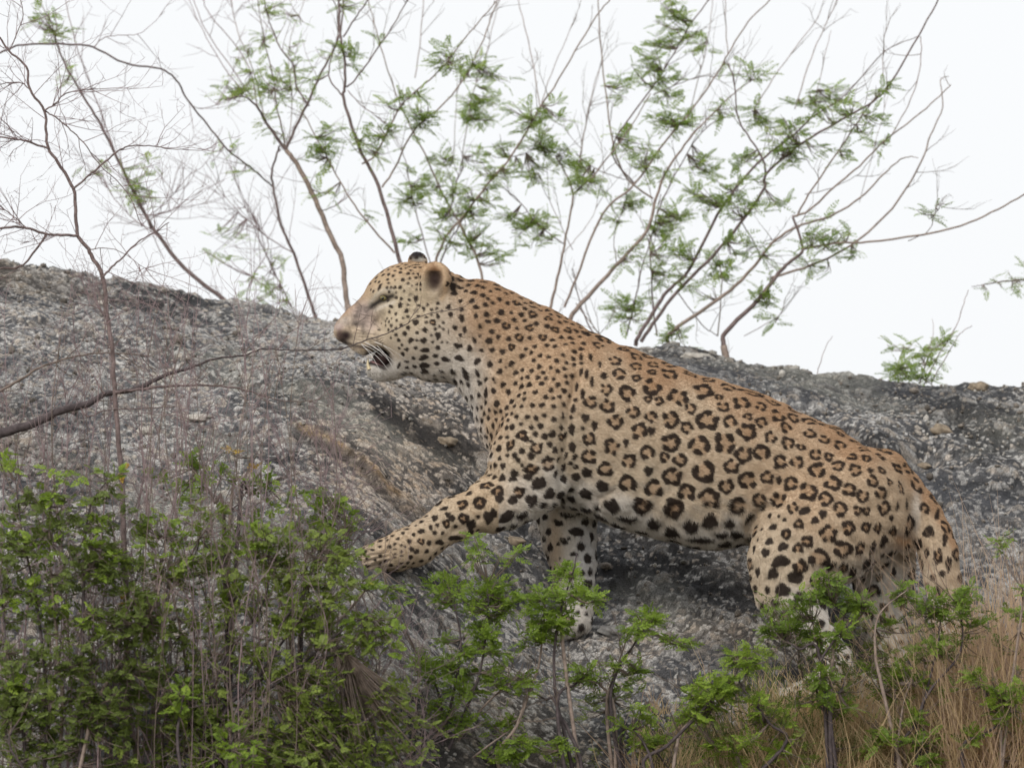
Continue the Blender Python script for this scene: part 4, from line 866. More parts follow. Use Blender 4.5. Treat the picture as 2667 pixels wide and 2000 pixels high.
for q in [(605, 385, 16, 4), (555, 400, 16, 3), (640, 440, 26, 6), (600, 625, 40, 9), (560, 618, 16, 3), (690, 700, 45, 12), (720, 740, 45, 12), (650, 720, 40, 7), (670, 790, 45, 16), (700, 790, 30, 9), (560, 660, 40, 6)]: p.cluster(*q, scale=.6)
p.twigs(80, .17, .8, 1, rad=.0010, lo=.1); p.done()
# T4 dark trunk above the head
b = gp(1080, YB-.15); p = Plant('sapling', b, 'B', M_LEAF_B, M_TWIG_F, label='dark stemmed sapling rising straight behind the top of the leopard\'s head', cat='sapling', group=GB)
p.root_to((1062, 735), YB-.15, b, 9, 8)
p.branch([(1062, 735), (1040, 675), (1012, 570), (979, 468), (942, 399), (910, 309), (894, 252), (898, 228), (898, 163), (885, 81), (883, 0), (882, -40)], YB-.15, YB-.15, 7.5, 3.2)
p.branch(Mz([(230, 620), (150, 520), (140, 450), (165, 330), (195, 230), (190, 60), (165, 0), (150, -90)]), YB-.15, YB-.1, 2.8, 1.5); p.branch(Mz([(240, 560), (300, 520), (460, 300), (560, 150), (640, 0), (680, -90)]), YB-.15, YB-.2, 3.2, 1.6)
p.branch(Mz([(230, 240), (320, 100), (390, 0), (430, -80)]), YB-.15, YB-.2, 3, 2); p.branch(Mz([(350, 1050), (430, 1000), (520, 830), (600, 680), (680, 600), (850, 450), (960, 310), (1100, 140), (1220, 0), (1260, -80)]), YB-.15, YB-.3, 3.4, 1.6, M_BARK_G)
p.branch(Mz([(480, 1200), (560, 1080), (680, 840), (860, 680), (1000, 510), (1130, 250), (1180, 100), (1220, 0), (1240, -90)]), YB-.15, YB, 3.6, 1.5, M_BARK_G)
p.branch(Mz([(560, 1620), (400, 1440), (280, 1280), (160, 1070), (0, 770), (-40, 700)]), YB-.15, YB-.2, 3.6, 1.6, M_BARK_G); p.branch(Mz([(260, 580), (340, 670), (450, 750), (520, 800)]), YB-.2, YB-.2, 1.8, 1.2, M_TWIG_P)
for q in [(90, 1000, 70, 20), (140, 840, 60, 15), (100, 950, 50, 12), (110, 1240, 70, 8), (240, 20, 60, 12), (230, 330, 50, 12), (300, 340, 40, 5), (280, 400, 40, 5), (170, 290, 30, 4), (430, 850, 70, 16), (360, 890, 60, 12), (420, 960, 60, 14), (500, 650, 30, 3), (550, 660, 25, 3), (600, 660, 20, 3), (700, 700, 60, 18), (760, 760, 60, 16), (700, 800, 50, 12), (720, 610, 30, 8), (640, 600, 30, 5), (870, 330, 50, 14), (940, 420, 60, 16), (840, 400, 40, 8), (1100, 430, 60, 16), (1190, 470, 50, 9), (1280, 520, 25, 3), (1030, 480, 40, 8), (450, 250, 25, 4), (560, 870, 40, 5), (400, 1370, 30, 5), (20, 510, 24, 4)]: p.cluster(800+q[0]*.4069, q[1]*.4069, q[2]*.4069, q[3], scale=.72)
p.twigs(45, .12, .7, 1, rad=.0010, lo=.2); p.done()
# T5
b = gp(1190, YB); p = Plant('leafy_shrub', b, 'B', M_LEAF_B, M_TWIG_F, label='leafy shrub fanning out above the leopard\'s neck, thick with small green leaves', cat='shrub', group=GB)
p.root_to((1134, 705), YB, b, 6, 5)
p.branch(Mz([(820, 1730), (830, 1650), (900, 1500), (970, 1420), (1080, 1280), (1180, 1150), (1300, 1010), (1430, 800), (1500, 670), (1580, 560), (1750, 270), (1870, 80), (1940, 0), (2010, -80)]), YB, YB-.2, 5, 1.8, M_BARK_G)
p.branch([(1260, 740)]+Mz([(1090, 1659), (1030, 1540), (970, 1420)]), YB, YB, 4.5, 5, M_BARK_G); p.branch(Mz([(970, 1420), (910, 1320), (860, 1230), (760, 1000), (680, 850), (610, 700), (550, 550), (470, 300), (430, 150), (390, 0), (370, -90)]), YB, YB+.1, 3.4, 1.4, M_BARK_G)
p.branch(Mz([(850, 1700), (900, 1560), (960, 1470), (1040, 1330)]), YB, YB, 3, 2); p.branch(Mz([(800, 1740), (770, 1620), (700, 1370), (660, 1190), (620, 1000), (560, 870)]), YB+.1, YB+.1, 2.6, 1.2, M_TWIG_P)
p.branch(Mz([(1000, 1080), (1000, 960), (1060, 600), (1140, 380), (1180, 200), (1230, 0), (1240, -80)]), YB+.2, YB+.2, 2, 1.2, M_WHIP); p.branch(Mz([(920, 1340), (950, 1180), (1000, 1070)]), YB, YB, 2.2, 2); p.branch(Mz([(1490, 680), (1440, 380), (1390, 160), (1350, 0), (1340, -80)]), YB, YB+.1, 2.2, 1.4, M_WHIP)
p.branch(Mz([(1500, 660), (1560, 480), (1680, 200), (1730, 80)]), YB, YB, 1.8, 1, M_WHIP); p.branch(Mz([(690, 500), (720, 300), (745, 0), (745, -80)]), YB+.2, YB+.2, 2, 1.6, M_WHIP); p.branch(Mz([(940, 1000), (960, 600), (1010, 500)]), YB+.2, YB+.2, 1.4, .9, M_WHIP)
p.branch(Mz([(1290, 1010), (1400, 980), (1500, 930)]), YB, YB, 1.8, 1.2)
for q in [(1080, 660, 60, 22), (1190, 640, 50, 12), (1060, 760, 60, 18), (1150, 750, 60, 14), (1150, 560, 36, 6), (1370, 720, 70, 22), (1420, 790, 50, 14), (1470, 900, 80, 32), (1520, 960, 60, 14), (1560, 720, 70, 14), (1660, 800, 40, 4), (1210, 920, 50, 14), (870, 1030, 60, 14), (810, 1000, 40, 6), (1120, 1000, 60, 10), (1180, 1090, 60, 16), (1270, 1100, 40, 13), (1480, 1140, 80, 22), (1360, 1080, 50, 7), (740, 1170, 60, 16), (830, 1190, 60, 14), (600, 1270, 50, 14), (680, 1310, 50, 12), (950, 1230, 70, 18), (1040, 1240, 60, 12), (860, 1380, 60, 16), (950, 1370, 60, 14), (1080, 1370, 60, 16), (1170, 1290, 50, 8), (1110, 1480, 50, 12), (840, 1480, 50, 9), (960, 1560, 60, 12), (1160, 1600, 70, 14), (1230, 1640, 50, 9), (640, 1530, 50, 10), (1040, 1580, 40, 7), (690, 1080, 40, 5), (1160, 1200, 30, 8)]: p.cluster(800+q[0]*.4069, q[1]*.4069, q[2]*.4069, q[3], scale=.7)
p.twigs(60, .11, .7, 1, rad=.0010, lo=.15); p.done()
# T6
b = gp(1450, YB+.05); p = Plant('leafy_shrub', b, 'B', M_LEAF_B, M_TWIG_F, label='narrow shrub behind the nape with one upright stem and open leaf tufts', cat='shrub', group=GB)
p.root_to((1430, 815), YB, b, 6, 5.5, M_BARK_G)
p.branch([(1430, 815), (1445, 755), (1463, 675), (1475, 610), (1492, 509), (1471, 448), (1447, 407)], YB, YB, 5.5, 2, M_BARK_G); p.branch(Mz([(1700, 1250), (1760, 1190), (1830, 1130), (1970, 950), (2060, 830), (2200, 600)]), YB, YB-.1, 3, 1.8, M_BARK_G)
p.branch(Mz([(1640, 1620), (1720, 1530), (1830, 1380), (1880, 1180), (1900, 1100)]), YB, YB, 1.6, .9, M_WHIP); p.branch([(1500, 790), (1560, 870), (1545, 850)], YB, YB, 2, 1.5, M_BARK_G)
p.branch(Mz([(1640, 1560), (1480, 1440), (1350, 1280), (1250, 1200)]), YB, YB, 2.2, 1.2); p.branch(Mz([(1700, 1600), (1560, 1300), (1540, 1150)]), YB, YB+.1, 1.5, .8, M_TWIG_P); p.branch(Mz([(1750, 1020), (1790, 750), (1850, 500), (1890, 400)]), YB+.2, YB+.2, 1.8, 1.2, M_WHIP); p.branch([(1565, 900), (1530, 840), (1508, 780), (1492, 700)], YB, YB, 3, 1.5, M_BARK_D)
for q in [(1620, 1040, 40, 12), (1740, 1080, 50, 16), (1830, 1160, 40, 10), (1750, 1190, 40, 8), (1450, 1400, 60, 20), (1540, 1420, 50, 11), (1270, 1400, 50, 11), (1340, 1470, 50, 14), (1450, 1560, 40, 10), (1570, 1530, 40, 6), (1660, 960, 40, 8)]: p.cluster(800+q[0]*.4069, q[1]*.4069, q[2]*.4069, q[3], scale=.68)
p.twigs(30, .12, .7, 1, rad=.0010, lo=.2); p.done()
# T7 big spreading shrub, built as two neighbouring bushes
b = gp(1600, YB-.1); p = Plant('leafy_shrub', b, 'B', M_LEAF_B, M_TWIG_F, label='tall bushy shrub behind the leopard\'s back, its densest foliage low on the left', cat='shrub', group=GB)
p.root_to((1480, 840), YB-.1, b, 10, 8, M_BARK_G)
p.branch([(1480, 840)]+Rz([(0, 1530), (100, 1420), (200, 1310), (350, 1140), (390, 1000), (440, 860), (520, 740), (600, 640), (760, 480), (860, 400)]), YB-.1, YB-.1, 8.5, 1.6, M_BARK_G)
p.branch([(1470, 800)]+Rz([(0, 1380), (130, 1060), (290, 910), (440, 700), (560, 560), (700, 360), (750, 270), (850, 110), (960, 0), (1020, -70)]), YB, YB-.1, 4.5, 1.8, M_BARK_G)
p.branch([(1655, 900)]+Rz([(310, 1659), (390, 1530), (450, 1440), (560, 1330), (700, 1060), (830, 880), (940, 770), (1060, 680), (1180, 570), (1330, 470), (1520, 260), (1690, 180)]), YB-.1, YB-.2, 7.5, 1.2, M_BARK_D)
p.branch(Rz([(380, 980), (260, 890), (190, 740), (150, 480), (120, 200), (110, 0), (105, -60)]), YB, YB+.1, 3.6, 1.6, M_BARK_G); p.branch(Rz([(290, 910), (180, 730), (380, 430), (480, 270), (560, 130), (650, 10), (700, -50)]), YB, YB, 3, 2, M_BARK_D)
p.branch(Rz([(400, 1659), (380, 1500), (370, 1300), (360, 1180)]), YB, YB, 3, 2); p.branch(Rz([(250, 1659), (300, 1450), (320, 1340), (370, 1180), (420, 960)]), YB+.1, YB+.1, 3, 1.5); p.branch(Rz([(200, 1310), (190, 1150), (250, 1000)]), YB, YB, 1.6, 1)
p.branch(Rz([(400, 1060), (470, 900), (600, 680), (700, 590)]), YB, YB, 2.6, 1.4); p.branch(Rz([(750, 270), (740, 130), (738, 0), (738, -60)]), YB, YB, 2, 1.5, M_WHIP); p.branch(Rz([(560, 560), (640, 250), (670, 60), (675, -40)]), YB+.2, YB+.2, 1.8, 1.2, M_WHIP); p.branch(Rz([(20, 780), (40, 650), (120, 330)]), YB+.2, YB+.2, 1.8, 1.1, M_WHIP)
p.branch(Rz([(0, 760), (90, 830), (200, 875), (260, 890)]), YB, YB, 1.8, 1.4); p.branch(Rz([(380, 470), (520, 410), (620, 380), (710, 378)]), YB, YB, 1.8, 1)
for q in [(430, 40, 50, 14), (510, 70, 40, 10), (390, 90, 40, 6), (400, 200, 50, 15), (520, 190, 40, 8), (630, 200, 50, 10), (360, 310, 60, 24), (300, 360, 50, 10), (240, 420, 45, 12), (440, 400, 45, 16), (460, 500, 50, 14), (430, 570, 60, 26), (480, 600, 50, 16), (560, 620, 50, 8), (860, 320, 45, 10), (770, 320, 30, 4), (900, 380, 35, 5), (740, 560, 40, 13), (220, 660, 40, 9), (290, 720, 60, 14), (330, 790, 50, 16), (20, 880, 60, 14), (60, 900, 40, 8), (300, 1000, 50, 13), (200, 1070, 36, 8), (250, 1020, 30, 5), (430, 1150, 60, 18), (520, 1110, 50, 12), (430, 1240, 70, 22), (520, 1220, 60, 18), (250, 1270, 40, 11), (440, 1350, 60, 18), (520, 1330, 40, 9), (640, 840, 50, 16), (660, 790, 40, 8), (760, 900, 60, 16), (600, 960, 60, 22), (680, 980, 50, 12), (450, 860, 40, 8), (430, 780, 30, 4), (540, 1060, 40, 8), (480, 1080, 40, 8), (240, 1500, 60, 18), (290, 1560, 60, 14), (210, 1560, 40, 8), (330, 1480, 40, 8), (560, 1440, 30, 5)]: p.cluster(1500+q[0]*.5276, q[1]*.5276, q[2]*.5276, q[3], scale=.78)
p.twigs(70, .13, .6, 1, (0.3, 0, .5), rad=.0011, lo=.2); p.done()
b = gp(1880, YB-.2); p = Plant('leafy_shrub', b, 'B', M_LEAF_B, M_TWIG_F, label='wide shrub on the crest right of centre with long limbs sweeping out to the right', cat='shrub', group=GB)
p.root_to((1885, 900), YB-.2, b, 13, 10, M_BARK_G)
p.branch([(1885, 900)]+Rz([(740, 1640), (900, 1480), (1000, 1350), (1060, 1290), (1120, 1230), (1070, 1070)]), YB-.2, YB-.2, 9, 4, M_BARK_D)
p.branch(Rz([(1070, 1070), (1150, 1040), (1280, 920), (1400, 820), (1520, 700), (1700, 560), (1810, 460), (1850, 420)]), YB-.2, YB-.3, 4, 1.6, M_BARK_G)
p.branch(Rz([(970, 1370), (1160, 1310), (1360, 1210), (1560, 1030), (1700, 810), (1750, 670), (1810, 530), (1800, 400), (1840, 378)]), YB-.2, YB-.1, 4.6, 1.2, M_BARK_G)
p.branch(Rz([(1120, 1230), (1200, 1215), (1300, 1200), (1500, 1190), (1850, 1130), (2050, 1050), (2212, 960), (2400, 830)]), YB-.2, YB-.4, 4.4, 2.4, M_BARK_G)
p.branch([(1670, 890)]+Rz([(380, 1600), (500, 1440), (680, 1260), (830, 1080), (930, 930), (940, 860), (1100, 720), (1280, 610), (1470, 500), (1560, 400), (1690, 180), (1790, 0), (1830, -70)]), YB-.1, YB-.3, 6.5, 2.2, M_BARK_D)
p.branch([(1740, 895)]+Rz([(470, 1640), (700, 1480), (800, 1400), (900, 1290), (970, 1200), (1090, 1120), (1250, 1070), (1400, 980), (1520, 860), (1600, 790), (1650, 775), (1690, 780)]), YB-.1, YB-.3, 7, 1.2, M_BARK_G)
p.branch(Rz([(940, 860), (920, 780), (850, 670), (800, 580), (780, 400), (750, 310)]), YB-.1, YB-.1, 3.8, 2, M_BARK_D); p.branch(Rz([(1090, 1070), (1150, 960), (1300, 740), (1400, 590), (1480, 480)]), YB-.2, YB-.3, 3.4, 2, M_BARK_G)
p.branch(Rz([(1080, 540), (1160, 290), (1230, 130), (1290, 0), (1310, -60)]), YB, YB, 2.2, 1.3, M_WHIP); p.branch(Rz([(880, 540), (1000, 350), (1180, 110), (1205, 55)]), YB, YB, 2.2, 1.1, M_WHIP); p.branch(Rz([(1700, 180), (1705, 250), (1690, 380), (1640, 520), (1550, 680)]), YB-.3, YB-.3, 1.6, 2, M_WHIP); p.branch(Rz([(1180, 500), (1240, 230), (1260, 150)]), YB, YB, 1.5, .9, M_WHIP); p.branch(Rz([(1515, 390), (1520, 200), (1545, 115)]), YB-.3, YB-.3, 1.6, 1, M_WHIP)
p.branch(Rz([(820, 1100), (880, 1200), (910, 1270)]), YB-.1, YB-.1, 2, 1.8); p.branch(Rz([(1640, 1190), (1740, 1140), (1770, 1060), (1790, 1010), (1850, 1010)]), YB-.3, YB-.3, 1.6, .9); p.branch(Rz([(1100, 1110), (1000, 1190), (960, 1180)]), YB-.1, YB-.1, 2, 1.5); p.branch(Rz([(700, 1659), (720, 1400), (700, 1240)]), YB, YB, 2.4, 1.3, M_BARK_G); p.branch(Rz([(500, 1440), (620, 1600), (700, 1659)]), YB, YB, 2, 1.6)
p.branch(Rz([(1130, 960), (1260, 930), (1400, 860)]), YB-.2, YB-.2, 1.6, 1); p.branch(Rz([(830, 1659), (1000, 1560), (1030, 1480)]), YB, YB, 1.6, 1, M_WHIP); p.branch(Rz([(1400, 1000), (1480, 700), (1560, 400)]), YB, YB, 1.2, .8, M_WHIP)
for q in [(900, 560, 60, 14), (960, 620, 50, 12), (1040, 640, 70, 26), (1010, 720, 60, 18), (1060, 780, 50, 18), (1180, 480, 60, 18), (1260, 470, 60, 18), (1240, 560, 50, 12), (1120, 500, 40, 6), (1320, 520, 36, 10), (1450, 590, 60, 14), (1410, 640, 50, 12), (1530, 410, 36, 10), (1480, 440, 24, 4), (820, 780, 36, 9), (1190, 750, 36, 9), (1350, 780, 40, 8), (1460, 720, 30, 5), (1510, 705, 16, 3), (780, 1020, 60, 20), (860, 1020, 50, 10), (780, 1220, 60, 16), (700, 1290, 60, 16), (740, 1360, 50, 12), (640, 1430, 50, 9), (840, 1230, 30, 5), (890, 1450, 45, 12), (960, 1500, 40, 9), (1000, 1580, 26, 6), (1010, 990, 40, 8), (1160, 1170, 50, 14), (1230, 1190, 50, 16), (1140, 1290, 36, 10), (1370, 1260, 40, 8), (1250, 1330, 20, 3), (1310, 1190, 24, 6), (945, 1360, 14, 2), (960, 1270, 40, 8), (1230, 1080, 24, 5), (1330, 1130, 40, 6), (1740, 1050, 30, 5), (1700, 1030, 20, 3), (1780, 1030, 16, 2), (520, 1659, 50, 14), (470, 1640, 40, 8), (850, 780, 40, 7), (900, 900, 50, 6)]: p.cluster(1500+q[0]*.5276, q[1]*.5276, q[2]*.5276, q[3], scale=.76)
p.twigs(60, .12, .6, 1, (0.4, 0, .4), rad=.0011, lo=.2); p.done()
# small plant on the crest at right, and the sprig entering from the right edge
b = gp(2400, YC+.12); p = Plant('crest_plant', b, 'B', M_LEAF_B, M_WHIP, label='small green sprig growing alone on the crest at right with two pale whips', cat='plant')
p.branch([(2425, 1010), (2432, 985), (2470, 920), (2500, 870), (2532, 848)], YC+.12, YC+.12, 2.2, 1.1, M_WHIP); p.branch([(2405, 1005), (2445, 925), (2490, 850), (2510, 790), (2522, 755)], YC+.12, YC+.1, 2.2, 1.2, M_WHIP)
p.branch([(2395, 1000), (2420, 925), (2440, 905), (2478, 880)], YC+.12, YC+.1, 2.2, 1); p.branch([(2400, 960), (2430, 870), (2428, 830)], YC+.12, YC+.2, 1.4, .8, M_WHIP); p.branch([(2338, 950), (2353, 905)], YC+.12, YC+.2, 1.2, .8, M_WHIP)
for q in [(2365, 960, 28, 26), (2345, 975, 26, 18), (2395, 985, 26, 16), (2400, 940, 20, 10), (2345, 896, 16, 5), (2320, 895, 10, 3), (2410, 905, 20, 10), (2425, 930, 20, 9), (2450, 882, 18, 6), (2470, 880, 10, 3), (2380, 905, 14, 5), (2420, 985, 18, 8)]: p.cluster(*q, scale=.75)
p.done()
b = gp(3100, YB); p = Plant('sapling', b, 'B', M_LEAF_B, M_WHIP, label='drooping leafy twig entering from the right edge of the picture', cat='sapling')
p.root_to((2950, 760), YB, b, 9, 6, M_BARK_G)
p.branch([(2950, 760), (2860, 735), (2760, 722), (2667, 728), (2600, 735), (2560, 742), (2530, 747)], YB, YB-.1, 5, 1, M_TWIG_F)
for q in [(2650, 735, 26, 8), (2665, 700, 20, 5), (2640, 750, 16, 3), (2600, 740, 14, 3), (2560, 750, 10, 2), (2720, 720, 40, 12)]: p.cluster(*q, scale=.6)
p.done()
b = gp(2135, YC+.2); p = Plant('dry_whip', b, None, None, M_WHIP, label='single thin bare whip sticking up from the crest right of the wide shrub', cat='twig')
p.branch([(2120, 1000), (2135, 950), (2150, 905), (2168, 875)], YC+.2, YC+.2, 1.8, .9, M_WHIP); p.done()

# ------------------------------------------------------------------ foreground bare wood
YF = -.85
b = gp(330, YF-.1); p = Plant('dead_shrub', b, None, None, M_TWIG_P, label='bare thorny shrub with zigzag dark limbs standing up the left side against the sky', cat='shrub')
p.root_to((318, 1250), YF, b, 8, 7)
p.branch([(318, 1250), (305, 1100), (296, 980), (293, 909), (281, 836), (268, 722), (240, 670), (228, 645), (203, 614), (197, 550), (191, 492), (151, 423), (126, 387), (120, 340), (116, 289), (77, 232), (69, 175), (24, 134), (0, 100), (-40, 60)], YF, YF+.1, 6.5, 2.2)
p.branch([(191, 492), (248, 444), (301, 399), (334, 382), (387, 380), (440, 388), (492, 391)], YF, YF, 2.8, .9); p.branch([(203, 614), (150, 612), (122, 610), (69, 594), (30, 592), (-40, 600)], YF, YF-.1, 3.6, 3); p.branch([(126, 387), (61, 366), (30, 362), (-40, 350)], YF, YF, 2.8, 2)
p.branch([(116, 289), (145, 270), (171, 244), (220, 235), (250, 230)], YF, YF, 2.2, .9); p.branch([(268, 722), (292, 695), (317, 673), (360, 630), (399, 608), (440, 580)], YF, YF+.1, 3, 1.2); p.branch([(77, 232), (50, 215), (0, 220), (-30, 225)], YF, YF, 1.6, 1); p.branch([(116, 289), (150, 310), (185, 340), (220, 375), (260, 430), (330, 500), (370, 590)], YF, YF, 2, 1)
p.branch([(281, 836), (250, 800), (190, 790)], YF, YF, 2, 1); p.branch([(69, 594), (30, 560), (-20, 520)], YF, YF, 1.6, 1); p.branch([(122, 610), (60, 690), (0, 700), (-40, 720)], YF, YF, 3, 2)
p.branch([(24, 134), (60, 40), (40, -40)], YF, YF, 1.5, .8); p.branch([(230, 650), (300, 650), (380, 700)], YF, YF, 1.4, .6)
p.twigs(150, .16, .9, 2, (0, 0, .25), rad=.0010, lo=.08); p.done()
b = (-2.15, YF-.35, surf(-2.15, YF-.35)); p = Plant('bare_branch', b, None, None, M_TWIG_F, label='thick bare branch reaching in from the left edge, its tip crossing the leopard\'s muzzle', cat='branch')
p.root_to((-260, 1230), YF, b, 34, 22, M_BARK_FD)
p.branch([(-260, 1230), (-100, 1160), (0, 1129), (81, 1105), (163, 1068), (228, 1052), (273, 1027), (358, 1012), (427, 978), (496, 958), (561, 934), (635, 926), (684, 909), (745, 912), (820, 912), (895, 907), (942, 890), (1006, 869), (1053, 847), (1091, 825), (1142, 812), (1183, 807), (1208, 809)], YF, YF+.15, [.018, .0145, .012, .0108, .0098, .0085, .007, .0058, .0048, .0034, .0027, .0023, .002, .0018, .0016, .0014, .0015, .0013, .0012, .0011, .001, .0009, .0007], 0, M_BARK_FD)
p.branch([(300, 1022), (358, 1015), (448, 1005), (561, 1005), (635, 1015), (712, 1039), (760, 1045)], YF, YF+.1, 4, 1.2); p.branch([(-60, 1060), (0, 1019), (60, 985), (102, 958), (175, 934), (244, 921), (320, 921), (391, 928)], YF+.05, YF+.1, 4, 1.2, M_TWIG_F); p.branch([(273, 1027), (258, 1005), (248, 985)], YF, YF, 3, 1.5); p.branch([(210, 1062), (230, 1085), (280, 1068), (400, 1062), (470, 1058)], YF, YF, 2.4, 1)
p.twigs(40, .10, .9, 1, (0, 0, .1), rad=.0012, lo=.1, which=[1, 2, 3]); p.done()
# purple-grey dead thickets on the left
lab = ['dry purple-grey twiggy thicket in the far left above the green bush', 'dry purple-grey twigs standing left of the bright sprig with a yellow leaf', 'dry reddish twigs standing up behind the centre of the big green bush', 'sparse dry twigs between the green bush and the leopard\'s paw', 'low dry tangle of twigs at the lower left in front of the rock', 'dry tangled twigs in the middle left below the thick bare branch', 'thin grey dry twigs at the bottom just left of the middle bush']
for k, (px, top, hw, n_) in enumerate([(80, 830, 180, 17), (330, 780, 190, 18), (600, 850, 190, 17), (820, 1020, 120, 9), (150, 1350, 260, 26), (520, 1350, 300, 30), (900, 1600, 240, 20)]):
    Yp = -.8-.1*(k % 3); b = gp(px, Yp); p = Plant('dry_thicket', b, None, None, M_TWIG_P, label=lab[k], cat='dry shrub', group='dry twiggy thickets on the left')
    for i in range(n_):
        x1 = px+p.rs.uniform(-hw, hw); t_ = top+p.rs.uniform(-40, 330); x0 = px+(x1-px)*1.1+p.rs.gauss(0, 60)
        ex = b[0]+(x0-px)/1000*.8; ey = b[1]+p.rs.uniform(-.1, .15); e = np.array([ex, ey, surf(ex, ey)-.03]); a = at(x1, t_, Yp+p.rs.uniform(-.15, .25)); m1 = e*.6+a*.4+np.array([p.rs.gauss(0, .04), 0, p.rs.gauss(0, .02)]); m2 = e*.25+a*.75+np.array([p.rs.gauss(0, .03), 0, 0])
        if a[2] < e[2]+.15: continue
        P = crom([e, m1, m2, a], 5); tb = Tubes(); r0 = p.rs.uniform(.0014, .0030); tb.add(P, r0, .0006, 5); tb.obj('branch', M_TWIG_P if i % 2 else M_TWIG_F, p.root); p.br.append((np.array(P), r0, .001))
    p.twigs(170, .17, .75, 1, (0, 0, .5), rad=.0009, lo=.3); p.done()

# ------------------------------------------------------------------ foreground green plants
def ZA(x, y): return x*.5425, 1100+y*.5425
def ZB(x, y): return 1000+x*.4219, 1300+y*.4219
def ZC(x, y): return 1767+x*.4219, 1300+y*.4219
GF = 'green shrubs in front of the rock'
class Front:
    def __init__(s, name, label, px, Y, stems, kind, mat, bm=M_TWIG_F):
        b = gp(px, Y); s.p = Plant(name, b, kind, mat, bm, label=label, cat='shrub', group=GF); s.Y = Y
        for st in stems:
            y0 = st[0][1]
            e = np.array(b)+np.array([s.p.rs.uniform(-.03, .03), s.p.rs.uniform(-.03, .03), -.04]); pts = [e]+[at(q[0], q[1], Y+s.p.rs.uniform(-.03, .03)) for q in st]
            P = crom(pts, 5); r0 = .0058 if len(st) > 2 else .0042; tb = Tubes(); tb.add(P, r0, .0014, 6); tb.obj('stem', M_BARK_FD if s.p.rs.random() < .6 else M_BARK_G, s.p.root); s.p.br.append((np.array(P), r0, .0014))
